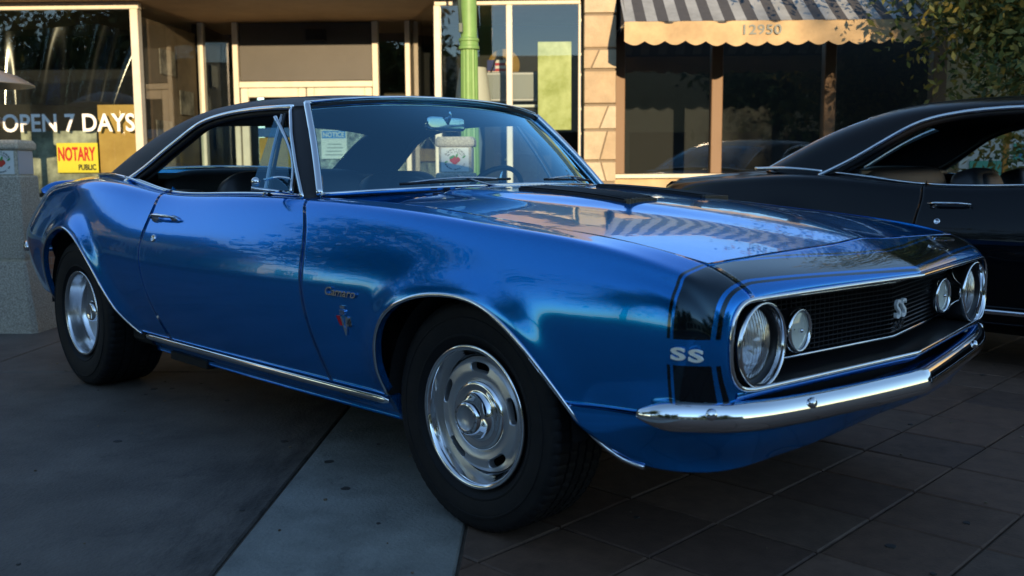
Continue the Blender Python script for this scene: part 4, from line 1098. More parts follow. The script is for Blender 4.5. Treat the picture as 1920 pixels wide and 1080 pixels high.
# pavers laid square to the parked cars
def clip(poly, n, c):
    out = []
    for i in range(len(poly)):
        p, q = poly[i], poly[(i+1) % len(poly)]; dp, dq = p[0]*n[0]+p[1]*n[1]-c, q[0]*n[0]+q[1]*n[1]-c
        if dp >= 0: out.append(p)
        if dp*dq < 0: t = dp/(dp-dq); out.append((p[0]+(q[0]-p[0])*t, p[1]+(q[1]-p[1])*t))
    return out
pav = bpy.data.objects.new('paver_walk', None); COL.objects.link(pav); pav['kind'] = 'structure'
cand = []
for i in range(-26, 34):
    for j in range(-26, 40):
        x0, y0 = .457+.309*i, .037+.333*j; rot = math.radians(1.0)
        poly = [(x0, y0), (x0+.309, y0), (x0+.309, y0+.333), (x0, y0+.333)]
        g = .0035; poly = [(x0+g, y0+g), (x0+.309-g, y0+g), (x0+.309-g, y0+.333-g), (x0+g, y0+.333-g)]
        cs, sn = math.cos(rot), math.sin(rot); poly = [(.457+(x-.457)*cs-(y-.037)*sn, .037+(x-.457)*sn+(y-.037)*cs) for x, y in poly]
        for nn, cc in (((LA[0], LA[1]), CAM[:2]@LA-.205), ((-NB[0], -NB[1]), -(CAM[:2]@NB)-8.38), ((NB[0], NB[1]), CAM[:2]@NB-3.38), ((-LA[0], -LA[1]), -(CAM[:2]@LA)-8.0)):
            poly = clip(poly, nn, cc)
            if len(poly) < 3: break
        if len(poly) < 3: continue
        c = np.mean(poly, 0); d = np.array([c[0], c[1], 0])-CAM; zc = d@f_
        vis = False
        if zc > .3: u, v = 960+FPX*(d@r2)/zc, CY-FPX*(d@u2)/zc; vis = -150 < u < 2070 and 300 < v < 1250
        cand.append((0 if vis else 1, np.linalg.norm(d), poly, c))
cand.sort(key=lambda t: (t[0], t[1]))
restm = MB()
def paver_mb(poly, c, mb):
    k = len(poly); zt = RNG.uniform(-.0025, .0); ti = RNG.normal(0, .004, 2)
    top = []; low = []; bot = []
    for x, y in poly:
        dx, dy = x-c[0], y-c[1]; L_ = math.hypot(dx, dy)+1e-9; s = max(0, 1-.007/L_); h = zt+ti[0]*dx+ti[1]*dy
        top.append((c[0]+dx*s, c[1]+dy*s, min(h, .002))); low.append((x, y, min(h, .002)-.004)); bot.append((x, y, -.05))
    mb.add(top+low+bot, [tuple(range(k))]+[(k+i, k+(i+1) % k, (i+1) % k, i) for i in range(k)]+[(2*k+i, 2*k+(i+1) % k, k+(i+1) % k, k+i) for i in range(k)])
for q, (vv, dd, poly, c) in enumerate(cand):
    if q < 300 and vv == 0:
        mb = MB(); paver_mb(poly, c, mb); mb.build('paver', PAVE[int(RNG.integers(5))], pav)
    else: paver_mb(poly, c, restm)
ro = restm.build('paver_field', PAVE[0], pav); ro['kind'] = 'stuff'

# ------------------------------------------------------------------ shop front
CREAM = mat('cream_frame_paint', (.62, .56, .44), .45, noise=.08, nscale=9)
SOFF = mat('soffit_paint', (.40, .26, .13), .7, noise=.12, nscale=3)
STUC = mat('ochre_stucco', (.46, .36, .20), .85, noise=.15, nscale=12, bump=.3, bscale=90)
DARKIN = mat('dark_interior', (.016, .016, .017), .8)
INWALL = mat('interior_wall', (.10, .085, .065), .8, noise=.2, nscale=3)
OCHRE = mat('ochre_board', (.42, .25, .055), .75, noise=.18, nscale=3.5, col2=(.50, .33, .09))
TINT = mat('film_panel', (.060, .056, .046), .5, noise=.10, nscale=3)
def brick_mat():
    m = mat('brick_base', (.25, .1, .06), .85); N = m.node_tree.nodes; L = m.node_tree.links
    tc = N.new('ShaderNodeTexCoord'); mp = N.new('ShaderNodeMapping'); mp.inputs['Rotation'].default_value = (math.pi/2, 0, 0); L.new(tc.outputs['Object'], mp.inputs[0])
    bt = N.new('ShaderNodeTexBrick'); bt.inputs['Scale'].default_value = 4.5; bt.inputs['Color1'].default_value = (.30, .12, .06, 1); bt.inputs['Color2'].default_value = (.20, .08, .045, 1); bt.inputs['Mortar'].default_value = (.25, .2, .16, 1); bt.inputs['Mortar Size'].default_value = .012
    L.new(mp.outputs[0], bt.inputs[0]); L.new(bt.outputs[0], N['Principled BSDF'].inputs['Base Color']); return m
BRICK = brick_mat()
shop = FT('shop_building', 'cream framed shop front with large windows and a recessed glazed entrance', 'building', -2.2, 8.4)
B0 = 8.4
# bulkheads, sills
shop.box('brick_plinth', BRICK, -9.0, -3.52, B0+.02, B0+.16, 0, .52); shop.box('bulkhead', STUC, -9.0, -3.52, B0+.01, B0+.15, .521, .77)
shop.box('sill', CREAM, -9.0, -3.50, B0-.04, B0+.10, .771, .82)
shop.box('bulkhead', STUC, -.90, .385, B0+.01, B0+.15, 0, .77); shop.box('sill', CREAM, -.90, .384, B0-.04, B0+.10, .771, .82)
# fascia and soffit
shop.box('fascia', SOFF, -9.0, .66, 8.16, 8.36, 2.53, 2.80); shop.box('soffit', SOFF, -9.0, .66, 8.361, 10.4, 2.53, 2.60)
shop.box('parapet_wall', STUC, -9.0, .66, 8.37, 8.6, 2.61, 2.82)
shop.box('head_frame', CREAM, -9.0, -3.50, B0-.02, B0+.06, 2.465, 2.528); shop.box('head_frame', CREAM, -.90, .384, B0-.02, B0+.06, 2.465, 2.528)
# posts on the street line
for a0, a1 in ((-5.95, -5.88), (-3.575, -3.505), (-.905, -.845), (-.275, -.222), (.352, .384), (-7.6, -7.53)):
    shop.box('window_post', CREAM, a0, a1, B0-.03, B0+.06, .822, 2.464)
def pane(a0, b0, a1, b1, z0, z1, name='window_pane', m=SHOPGLASS):
    d = np.array([a1-a0, b1-b0]); d /= np.linalg.norm(d); n = np.array([-d[1], d[0]])*.004
    V = [(a0-n[0], b0-n[1], z0), (a1-n[0], b1-n[1], z0), (a1-n[0], b1-n[1], z1), (a0-n[0], b0-n[1], z1)]
    return shop.part(name, MB().add(V, [(0, 1, 2, 3)]), m)
pane(-7.53, B0, -5.95, B0, .82, 2.465); pane(-5.88, B0, -3.575, B0, .82, 2.465); pane(-.845, B0, -.275, B0, .82, 2.465); pane(-.222, B0, .352, B0, .82, 2.465)
# recess: raked sides
D0 = 9.6
def raked_box(p, q, wd, z0, z1, name, m, parent=None):
    d = np.array(q)-np.array(p); d = d/np.linalg.norm(d); n = np.array([-d[1], d[0]])*wd/2
    pts = [np.array(p)-n, np.array(q)-n, np.array(q)+n, np.array(p)+n]
    V = [(x, y, z) for z in (z0, z1) for x, y in pts]
    return shop.part(name, MB().add(V, [(3, 2, 1, 0), (4, 5, 6, 7), (0, 1, 5, 4), (1, 2, 6, 5), (2, 3, 7, 6), (3, 0, 4, 7)]), m, parent)
pane(-3.50, B0+.06, -3.385, D0, .60, 2.50); pane(-.89, B0+.06, -1.27, D0, .60, 2.50)
raked_box((-3.51, B0+.05), (-3.39, D0), .10, 0, .60, 'bulkhead', STUC); raked_box((-.885, B0+.05), (-1.27, D0), .10, 0, .60, 'bulkhead', STUC)
for a0, a1 in ((-3.41, -3.355), (-3.06, -3.005), (-1.655, -1.595), (-1.325, -1.275)):
    shop.box('door_post', CREAM, a0, a1, D0-.04, D0+.05, 0, 2.529)
shop.box('transom_bar', CREAM, -3.004, -1.656, D0-.03, D0+.04, 1.885, 1.945)
tp = shop.box('transom_panel', TINT, -3.0, -1.66, D0+.0, D0+.03, 1.95, 2.525)
pane(-3.35, D0, -3.065, D0, .1, 2.52, 'side_light'); pane(-1.59, D0, -1.33, D0, .1, 2.52, 'side_light')
shop.box('vent_box', DARKIN, -2.31, -2.115, D0-.06, D0-.002, 2.34, 2.45)
# pair of glazed doors
for a0, a1 in ((-2.995, -2.335), (-2.325, -1.665)):
    dr = sub('door', shop.o)
    for x0, x1 in ((a0, a0+.075), (a1-.075, a1)): shop.box('stile', CREAM, x0, x1, D0-.02, D0+.03, .02, 1.88, parent=dr)
    for z0, z1 in ((1.79, 1.88), (.02, .22)): shop.box('rail', CREAM, a0+.0755, a1-.0755, D0-.02, D0+.03, z0, z1, parent=dr)
    shop.part('door_pane', MB().add([(a0+.075, D0+.004, .22), (a1-.075, D0+.004, .22), (a1-.075, D0+.004, 1.79), (a0+.075, D0+.004, 1.79)], [(0, 1, 2, 3)]), SHOPGLASS, dr)
    shop.part('door_handle', MB().tube([(a1-.1, D0-.03, .95), (a1-.1, D0-.07, 1.0), (a1-.1, D0-.07, 1.2), (a1-.1, D0-.03, 1.25)], .01, 8), CHROME, dr, True)
# rooms behind the glass
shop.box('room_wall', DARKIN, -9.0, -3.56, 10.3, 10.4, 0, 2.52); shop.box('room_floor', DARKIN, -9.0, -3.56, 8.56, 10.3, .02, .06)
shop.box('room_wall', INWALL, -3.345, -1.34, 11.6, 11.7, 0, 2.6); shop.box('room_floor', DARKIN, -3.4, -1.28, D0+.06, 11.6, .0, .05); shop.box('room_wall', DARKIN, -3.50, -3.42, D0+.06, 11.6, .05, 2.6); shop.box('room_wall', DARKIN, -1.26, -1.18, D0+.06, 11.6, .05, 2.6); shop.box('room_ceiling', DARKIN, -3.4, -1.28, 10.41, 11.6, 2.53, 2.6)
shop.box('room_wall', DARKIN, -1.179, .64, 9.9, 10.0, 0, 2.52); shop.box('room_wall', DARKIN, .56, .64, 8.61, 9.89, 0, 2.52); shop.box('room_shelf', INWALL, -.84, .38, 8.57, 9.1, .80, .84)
# lettering on the left pane
V, F = text_geo('OPEN 7 DAYS', .218, .001, .004, 0, .885, 1.02); V = place(V, (-4.18, B0-.012, 1.482), (1, 0, 0), (0, 0, 1)); shop.part('window_lettering', MB().add(V, F), WHITE)

# things in and on the windows
YEL = mat('yellow_sign', (.80, .66, .05), .6); SRED = mat('sign_red', (.62, .02, .02), .6); SBLK = mat('sign_black', (.02, .02, .02), .6)
ns = FT('notary_sign', 'yellow NOTARY PUBLIC notice fixed inside the left shop window', 'sign', -4.13, B0+.03, 1.17)
ns.box('panel', YEL, -4.318, -3.945, B0+.025, B0+.033, 1.040, 1.306, .002)
V, F = text_geo('NOTARY', .165, .001, .005, 0, .50, 1.0); ns.part('lettering', MB().add(place(V, (-4.135, B0+.022, 1.208), (1, 0, 0), (0, 0, 1)), F), SRED)
V, F = text_geo('PUBLIC', .070, .001, .002, 0, .72, 1.0); ns.part('lettering', MB().add(place(V, (-4.045, B0+.022, 1.090), (1, 0, 0), (0, 0, 1)), F), SBLK)
# plastic sheet hung behind the pane
def sheet():
    a = np.linspace(-5.3, -3.62, 90); t = np.linspace(0, 1, 40); P = np.zeros((90, 40, 3)); rn = np.random.default_rng(3)
    ph = rn.uniform(0, 6, 8); fr = rn.uniform(4, 26, 8); am = .05/np.sqrt(fr)
    for i, x in enumerate(a):
        top = 2.33-.03*math.sin((x+5.3)*4); bot = 1.655+.10*max(0, (-4.0-x))*.2-.02*math.sin(x*5)
        for j, q in enumerate(t):
            sk = q*.25*(x+4.3); w_ = sum(am[k]*math.sin(fr[k]*(x+sk*.8)+ph[k]+2.5*q) for k in range(8))
            P[i, j] = (x, B0+.17+w_*(.5+.7*q), top+(bot-top)*q+.012*math.sin(9*x))
    m = bpy.data.materials.new('clear_plastic_sheet'); m.use_nodes = True; N = m.node_tree.nodes; L = m.node_tree.links; N.clear()
    out = N.new('ShaderNodeOutputMaterial'); tr = N.new('ShaderNodeBsdfTransparent'); tr.inputs[0].default_value = (.55, .58, .66, 1); gl = N.new('ShaderNodeBsdfGlossy'); gl.inputs['Roughness'].default_value = .12
    mx = N.new('ShaderNodeMixShader'); mx.inputs[0].default_value = .05; L.new(tr.outputs[0], mx.inputs[1]); L.new(gl.outputs[0], mx.inputs[2]); L.new(mx.outputs[0], out.inputs[0])
    return fsingle('plastic_sheet', MB().grid(P), m, 'crumpled clear plastic sheet hung behind the OPEN 7 DAYS window', 'plastic sheet', -4.4, B0+.17, 1.6, True)
sheet()
fsingle('ochre_panel', MB().box(-3.955, -3.58, B0+.08, B0+.10, .83, 1.645, .003), OCHRE, 'plain ochre board standing behind the window beside the entrance', 'board', -3.77, B0+.09, .83)
PIC = mat('faded_print', (.22, .25, .20), .6, noise=.75, nscale=5, col2=(.48, .50, .38))
fsingle('faded_poster', MB().box(-4.66, -3.97, B0+.07, B0+.085, .86, 1.415, .003), PIC, 'pale grey-green print leaning behind the yellow notice', 'poster', -4.3, B0+.08, .86)
fsingle('dark_counter', MB().box(-4.9, -3.975, B0+.30, B0+.75, .07, 1.35, .01), INWALL, 'brown cabinet standing in the left shop window', 'cabinet', -4.5, B0+.5, .07)
# prints taped to the raked entrance glass
def raked_card(t0, t1, z0, z1, m, name, label, cat, off=.03):
    p, q = np.array((-3.50, B0+.06)), np.array((-3.385, D0)); d = (q-p); L_ = np.linalg.norm(d); d /= L_; n = np.array([-d[1], d[0]])
    c0, c1 = p+d*L_*t0+n*off, p+d*L_*t1+n*off; nn = n*.006
    pts = [c0-nn, c1-nn, c1+nn, c0+nn]; V = [(x, y, z) for z in (z0, z1) for x, y in pts]
    return fsingle(name, MB().add(V, [(3, 2, 1, 0), (4, 5, 6, 7), (0, 1, 5, 4), (1, 2, 6, 5), (2, 3, 7, 6), (3, 0, 4, 7)]), m, label, cat, c0[0], c0[1], z0)
KR = mat('brown_paper', (.16, .11, .07), .8, noise=.2, nscale=5); DP = mat('dim_print', (.12, .11, .10), .6, noise=.8, nscale=9, col2=(.34, .30, .24)); GRN = mat('garden_print', (.10, .22, .12), .7, noise=.9, nscale=16, col2=(.5, .16, .12))
raked_card(.03, .97, .62, 2.42, KR, 'paper_backing', 'brown paper lining behind the raked entrance glass', 'paper', .05)
raked_card(.30, .55, 1.95, 2.18, DP, 'print', 'dim print taped high on the brown lined entrance glass', 'print')
raked_card(.62, .86, 1.60, 1.83, DP, 'print', 'dim print taped at mid height on the brown lined entrance glass', 'print')
raked_card(.20, .46, 1.30, 1.52, DP, 'print', 'dim print taped below the others on brown lined entrance glass', 'print')
raked_card(.06, .96, .66, .98, GRN, 'floral_strip', 'red and green patterned strip along the foot of the raked entrance glass', 'poster', .028)
# notice on the right-hand door, ochre board and stand in the left one
nt_ = FT('door_notice', 'white notice with blue heading taped to the entrance door', 'notice', -2.06, D0-.03, 1.3)
PAP = mat('paper_white', (.66, .68, .64), .7); BLU = mat('notice_blue', (.03, .20, .55), .6); PUR = mat('purple_print', (.22, .12, .35), .7, noise=.9, nscale=14, col2=(.75, .75, .72))
nt_.box('sheet', PAP, -2.19, -1.93, D0-.034, D0-.030, 1.17, 1.46, .001); nt_.box('heading', BLU, -2.18, -1.94, D0-.038, D0-.035, 1.375, 1.45, .001)
V, F = text_geo('NOTICE', .07, .0006, .001, 0, .85); nt_.part('lettering', MB().add(place(V, (-2.06, D0-.040, 1.412), (1, 0, 0), (0, 0, 1)), F), PAP)
for k in range(4): nt_.box('text_line', mat('grey_ink_%d' % k, (.25, .27, .27), .7) if k == 0 else MATS['grey_ink_0'], -2.15+.01*k, -1.97-.012*(k % 2), D0-.037, D0-.035, 1.205+.035*k, 1.215+.035*k, 0)
fsingle('flower_poster', MB().box(-2.30, -1.76, D0+.008, D0+.014, .85, 1.62, .001), PUR, 'purple and white flower poster on the entrance door behind the notice', 'poster', -2.0, D0+.01, .85)
fsingle('ochre_panel', MB().box(-2.92, -2.40, D0+.30, D0+.33, .3, 1.40, .003), OCHRE, 'plain ochre board with a blue top band inside the left entrance door', 'board', -2.66, D0+.31, .3)
fsingle('blue_band', MB().box(-2.92, -2.40, D0+.28, D0+.298, 1.405, 1.50, .003), mat('blue_card', (.02, .10, .35), .6), 'blue strip above the ochre board inside the entrance door', 'board', -2.66, D0+.29, 1.405)
hang = FT('hanging_plaque', 'small wooden plaque hung by a cord in the right-hand side light', 'plaque', -1.46, D0+.05, 1.2)
hang.box('plaque', OCHRE, -1.60, -1.35, D0+.04, D0+.06, 1.14, 1.27); hang.part('cord', MB().tube([(-1.58, D0+.05, 1.27), (-1.475, D0+.05, 1.40), (-1.37, D0+.05, 1.27)], .004, 5), PAP)
fsingle('striped_cloth', MB().box(-1.60, -1.34, D0+.08, D0+.10, .80, 1.13, .004), mat('grass_print', (.16, .24, .14), .7, noise=.9, nscale=20, col2=(.6, .6, .5), stretch=(1, 1, .25)), 'grass patterned panel under the small wooden plaque', 'panel', -1.47, D0+.09, .8)

# right window display
lamp = FT('table_lamp', 'table lamp with tall off-white shade in the right shop window', 'lamp', -.60, 8.85, .84)
LM = Matrix.Translation((-.60, 8.85, 0))
lamp.part('shade', MB().lathe([(.125, 1.98), (.17, 1.66)], 32, LM), mat('lamp_shade', (.62, .60, .54), .8), None, True)
lamp.part('base', MB().lathe([(.09, .85), (.09, .87), (.03, .90), (.07, 1.1), (.085, 1.3), (.05, 1.5), (.012, 1.56), (.012, 1.80)], 24, LM), mat('lamp_glaze', (.25, .30, .36), .2), None, True)
fl = FT('striped_flag', 'red and white striped flag hanging behind the green post', 'flag', -.44, 9.0, 1.5)
FRED = mat('flag_red', (.38, .015, .03), .7); FWH = mat('flag_white', (.6, .58, .54), .7); FBL = mat('flag_blue', (.02, .03, .14), .7)
for k in range(8): fl.box('stripe', FRED if k % 2 == 0 else FWH, -.47, -.30, 9.0, 9.006, 1.86+.026*k, 1.886+.026*k, 0)
fl.box('canton', FBL, -.475, -.40, 8.994, 8.999, 1.97, 2.068, 0)
fl.part('staff', MB().tube([(-.48, 8.99, 1.85), (-.30, 8.99, 2.32)], .008, 6), BLACKP, None, True)
fsingle('striped_bunting', MB().prism([(-.80, 1.40), (-.70, 1.62), (-.66, 1.62), (-.69, 1.42)], 0, .01, Matrix(((1, 0, 0, 0), (0, 0, 1, 8.7), (0, 1, 0, 0), (0, 0, 0, 1)))), FRED, 'dark red folded cloth beneath the lamp shade in the right window', 'cloth', -.72, 8.7, 1.4)
gp = FT('gold_disc', 'round gold plaque with a dark figure hung in the right window', 'plaque', -.32, 9.3, 2.1)
gp.part('disc', MB().lathe([(.155, 0), (.155, .02), (.0005, .025)], 40, Matrix.Translation((-.33, 9.3, 2.05)) @ Matrix.Rotation(math.pi/2, 4, 'X')), mat('dull_gold', (.45, .28, .07), .4, .4), None, True)
gp.part('figure', MB().lathe([(.0005, .10), (.035, .08), (.02, .03), (.05, -.02), (.045, -.10)], 16, Matrix.Translation((-.33, 9.27, 2.03))), SBLK, None, True)
HG_ = mat('pewter_frame', (.22, .22, .23), .45, .3)
tv = FT('framed_mirror', 'silver framed mirror standing in the right shop window', 'mirror', -.22, 8.95, .84)
tv.box('frame', HG_, -.515, .02, 8.93, 8.96, 1.68, 1.95, .008); tv.box('glass', mat('dull_mirror', (.10, .12, .13), .4, 0), -.49, -.005, 8.922, 8.929, 1.705, 1.925, .002); tv.box('ledge', PAP, -.54, .05, 8.86, 9.05, 1.62, 1.645); tv.box('stand', DARKIN, -.50, .0, 8.9, 9.0, .845, 1.619)
LIME = mat('lime_board', (.36, .42, .03), .6, noise=.35, nscale=4, col2=(.62, .66, .30))
fsingle('lime_panel', MB().box(.00, .30, 8.62, 8.64, 1.40, 2.18, .003), LIME, 'lime green painted board in the right shop window', 'board', .15, 8.63, 1.4)

# stone pier between the two shops
STONE = [mat('pale_stone_%s' % n, c, .85, noise=.16, nscale=7, bump=.35, bscale=50) for n, c in (('buff', (.44, .36, .24)), ('cream', (.48, .41, .29)), ('tan', (.40, .31, .20)))]
pier = FT('stone_pier', 'pier faced with irregular pale tan flagstones beside the awning', 'pier', .53, 8.3)
pier.box('core', mat('pier_mortar', (.20, .165, .12), .9), .40, .66, 8.22, 8.60, 0, 2.80, .004)
z = 0.0
while z < 2.55:
    h = RNG.uniform(.17, .30); cut = RNG.uniform(.46, .60) if RNG.random() < .7 else None; sk = RNG.uniform(-.06, .06)
    cols = [(.392, cut, sk), (cut, .668, sk)] if cut else [(.392, .668, 0)]
    for i, (a0, a1, s_k) in enumerate(cols):
        g = .008; zl, zr = z+g+RNG.uniform(-.012, .012)*0, z+g; pr = RNG.uniform(.012, .03)
        la, lb = (a0, a0) if i == 0 else (a0-s_k+g/2, a0+s_k+g/2); ra, rb = (a1-s_k-g/2, a1+s_k-g/2) if (cut and i == 0) else (a1, a1)
        q = [(la, zl), (ra, zr), (rb, z+h-g), (lb, z+h-g)]; cx, cz = np.mean(q, 0)
        V = [(x, 8.219, zz) for x, zz in q]+[(cx+(x-cx)*.95, 8.219-pr, cz+(zz-cz)*.94) for x, zz in q]
        pier.part('stone', MB().add(V, [(4, 5, 6, 7), (0, 1, 5, 4), (1, 2, 6, 5), (2, 3, 7, 6), (3, 0, 4, 7)]), STONE[int(RNG.integers(3))])
    z += h

# neighbouring shop with the striped awning
nb = FT('neighbour_shop', 'tan stucco shop with dark windows shaded by the striped awning', 'building', 2.6, 8.6)
nb.box('bulkhead', mat('tan_wall', (.50, .38, .22), .8, noise=.12, nscale=6), .67, 3.6, 8.62, 8.8, 0, .96); nb.box('ledge', CREAM, .67, 3.6, 8.57, 8.80, .961, 1.0)
nb.box('wall', STUC, .67, 9.0, 8.63, 8.8, 2.35, 2.88)
for a0, a1 in ((.67, .78), (1.55, 1.65), (2.55, 2.65), (3.5, 3.62)): nb.box('window_post', mat('brown_post', (.18, .11, .06), .6) if 'brown_post' not in MATS else MATS['brown_post'], a0, a1, 8.60, 8.72, 1.001, 2.349)
for a0, a1 in ((.78, 1.55), (1.65, 2.55), (2.65, 3.5)): nb.part('window_pane', MB().add([(a0, 8.66, 1.0), (a1, 8.66, 1.0), (a1, 8.66, 2.35), (a0, 8.66, 2.35)], [(0, 1, 2, 3)]), SHOPGLASS)
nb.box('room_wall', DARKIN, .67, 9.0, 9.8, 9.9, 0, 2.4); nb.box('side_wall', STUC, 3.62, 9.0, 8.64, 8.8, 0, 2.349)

aw = FT('awning', 'grey and slate striped awning with scalloped tan valance numbered 12950', 'awning', 1.88, 8.0, 2.0)
AS1 = mat('awning_pale', (.27, .285, .285), .85, noise=.22, nscale=5); AS2 = mat('awning_slate', (.06, .06, .062), .85, noise=.1, nscale=20); VAL = mat('valance_tan', (.46, .33, .18), .85, noise=.22, nscale=4)
a = .68; k = 0
while a < 3.06:
    a1 = min(a+.087, 3.07); P = np.array([[(x, 7.60+(8.62-7.60)*t, 2.19+(2.86-2.19)*t-.02*math.sin(math.pi*t)) for t in np.linspace(0, 1, 8)] for x in (a, a1)])
    mb = MB(); mb.grid(P); mb.grid(P[::-1]-np.array([0, 0, .006])); aw.part('awning_stripe', mb, AS1 if k % 2 == 0 else AS2, None, True); a = a1; k += 1
xs = np.linspace(.68, 3.07, 241); sc = 2.035-.032*np.abs(np.sin((xs-.68)/(2.39/15)*math.pi)); wv = 7.60+.006*np.sin(xs*14)+.004*np.sin(xs*31+1); sc = sc+.008*np.sin(xs*2.3+.5)+.004*np.sin(xs*7)
P = np.array([[(x, b_, z0+(2.188-z0)*t) for t in np.linspace(0, 1, 6)] for x, b_, z0 in zip(xs, wv, sc)]); mb = MB(); mb.grid(P); mb.grid(P[::-1]+np.array([0, .004, 0])); val = aw.part('valance', mb, VAL, None, True)
V, F = text_geo('12950', .105, .001, .0015, 0, 1.18, 1.05); o = aw.part('numerals', MB().add(place(V, (1.755, 7.588, 2.118), (1, 0, 0), (0, 0, 1)), F), mat('numeral_slate', (.20, .22, .20), .8)); 
for x in (.70, 3.05): aw.part('side_arm', MB().tube([(x, 7.62, 2.18), (x, 8.61, 2.25)], .012, 8), DARKCHROME, None, True); aw.part('end_flap', MB().add([(x, 7.61, 2.19), (x, 8.6, 2.19), (x, 8.6, 2.84)], [(0, 1, 2)]), AS2)
aw.part('front_bar', MB().tube([(.69, 7.616, 2.178), (3.06, 7.616, 2.178)], .010, 8), AS2, None, True)

# sign boards on the far wall at the right
sb = FT('price_board', 'white and green lettered sign board on the wall beyond the black coupe', 'sign', 4.4, 8.5, .8)
GRB = mat('board_green', (.10, .42, .30), .6); ORG = mat('board_orange', (.60, .25, .03), .6)
sb.box('panel', PAP, 3.75, 5.1, 8.58, 8.60, .78, 1.52, .003)
for k, (a0, z0, w_, h_) in enumerate(((3.80, 1.30, .32, .14), (4.22, 1.10, .30, .15), (4.58, 1.24, .40, .20), (4.30, .88, .30, .14), (3.84, .95, .28, .15))): sb.box('green_label', GRB, a0, a0+w_, 8.570, 8.579, z0, z0+h_, .001)
V, F = text_geo('AGI', .13, .001, .001); sb.part('lettering', MB().add(place(V, (4.37, 8.566, 1.175), (1, 0, 0), (0, 0, 1)), F), BLU)
sb.box('orange_bar', ORG, 4.13, 4.18, 8.565, 8.578, .80, 1.50, .001)
for k in range(5): sb.box('print_line', SBLK, 4.60+.03*k, 4.95, 8.572, 8.579, .83+.07*k, .85+.07*k, 0)

# ------------------------------------------------------------------ street furniture
AGG = mat('exposed_aggregate', (.46, .39, .30), .9, noise=.55, nscale=110, bump=.6, bscale=140, col2=(.62, .55, .44)); CAPC = mat('cap_concrete', (.48, .42, .32), .9, noise=.35, nscale=90, bump=.4, bscale=120)
SBER = mat('berry_red', (.60, .05, .03), .5); SGRN = mat('leaf_green', (.08, .30, .07), .5); SIGNW = mat('sign_enamel', (.72, .72, .68), .3); PANELG = mat('grey_sign_panel', (.42, .43, .46), .5)
def pillar(a, b, label):
    t = FT('pillar', label, 'pillar', a, b, 0, 'square concrete pillars along the kerb'); h = .118
    def ring(hw, ch, z): return [(a+x, b+y, z) for x, y in ((-hw+ch, -hw), (hw-ch, -hw), (hw, -hw+ch), (hw, hw-ch), (hw-ch, hw), (-hw+ch, hw), (-hw, hw-ch), (-hw, -hw+ch))]
    def loft(rs):
        V = [p for r in rs for p in r]; F = [(k*8+i, k*8+(i+1) % 8, (k+1)*8+(i+1) % 8, (k+1)*8+i) for k in range(len(rs)-1) for i in range(8)]
        F += [tuple(range(8))[::-1], tuple((len(rs)-1)*8+i for i in range(8))]; return MB().add(V, F)
    t.part('base', loft([ring(.235, .03, 0), ring(.225, .03, .05), ring(.135, .012, .445), ring(.130, .012, .455)]), AGG)
    t.part('joint_band', loft([ring(.122, .008, .4555), ring(.122, .008, .478)]), CAPC)
    t.part('shaft', loft([ring(.128, .012, .4785), ring(.124, .012, 1.005), ring(.116, .014, 1.016)]), AGG)
    t.part('head', loft([ring(.104, .006, 1.0165), ring(.104, .006, 1.183)]), CAPC)
    t.part('cap', loft([ring(.118, .010, 1.1835), ring(.124, .012, 1.195), ring(.124, .014, 1.225), ring(.112, .02, 1.245)]), CAPC)
    # front and right sign plates
    f = b-.1045
    t.box('side_plate', PANELG, a+.1045, a+.1085, b-.088, b+.088, 1.024, 1.176, .001)
    p = t.box('sign_plate', SIGNW, a-.088, a+.088, f-.004, f, 1.024, 1.176, .001)
    MF = Matrix(((1, 0, 0, a), (0, 0, -1, f-.0045), (0, 1, 0, 1.10), (0, 0, 0, 1)))
    th = np.linspace(0, 2*math.pi, 24, endpoint=False)
    berry = [(.034*math.cos(q)*(1-.25*math.sin(q)*-1*(math.sin(q) < 0))*(1 if math.sin(q) > -.3 else .82), -.004+.026*math.sin(q)) for q in th]
    t.part('berry', MB().prism(berry, 0, .003, MF), SBER)
    for cx, cy, r, an in ((-.018, .016, .020, .5), (.012, .024, .016, 1.2), (.058, .018, .013, .7), (-.056, -.014, .012, .4)):
        t.part('leaf', MB().prism([(cx+r*math.cos(q)*math.cos(an)-.4*r*math.sin(q)*math.sin(an), cy+r*math.cos(q)*math.sin(an)+.4*r*math.sin(q)*math.cos(an)) for q in np.linspace(0, 2*math.pi, 12, endpoint=False)], .0031, .005, MF), SGRN)
    for txt, R_, sz, top in (('DOWNTOWN', .068, .017, 1), ('MAIN STREET', .052, .011, 1), ('GARDEN GROVE, CA', .066, .013, 0)):
        mb = MB(); n = len(txt); span = 2.0 if top else 2.2
        for k, ch in enumerate(txt):
            if ch == ' ': continue
            ang = (math.pi/2+span/2-span*k/(n-1)) if top else (-math.pi/2-span/2+span*k/(n-1))
            V, F = text_geo(ch, sz, .0004, .0003); up = np.array([math.cos(ang), math.sin(ang), 0])*(1 if top else -1); rt = np.array([up[1], -up[0], 0])
            Q = place(V, (R_*math.cos(ang), R_*math.sin(ang)*.95, .001), rt, up); mb.add([tuple(MF @ Vector(q)) for q in Q], F)
        t.part('sign_lettering', mb, SBLK)['kind'] = 'stuff'
    return t
pillar(-3.475, 6.16, 'square concrete pillar with strawberry plate standing behind the blue coupe tail')
pillar(-.53, 6.16, 'square concrete pillar with strawberry plate seen through the blue coupe windscreen')

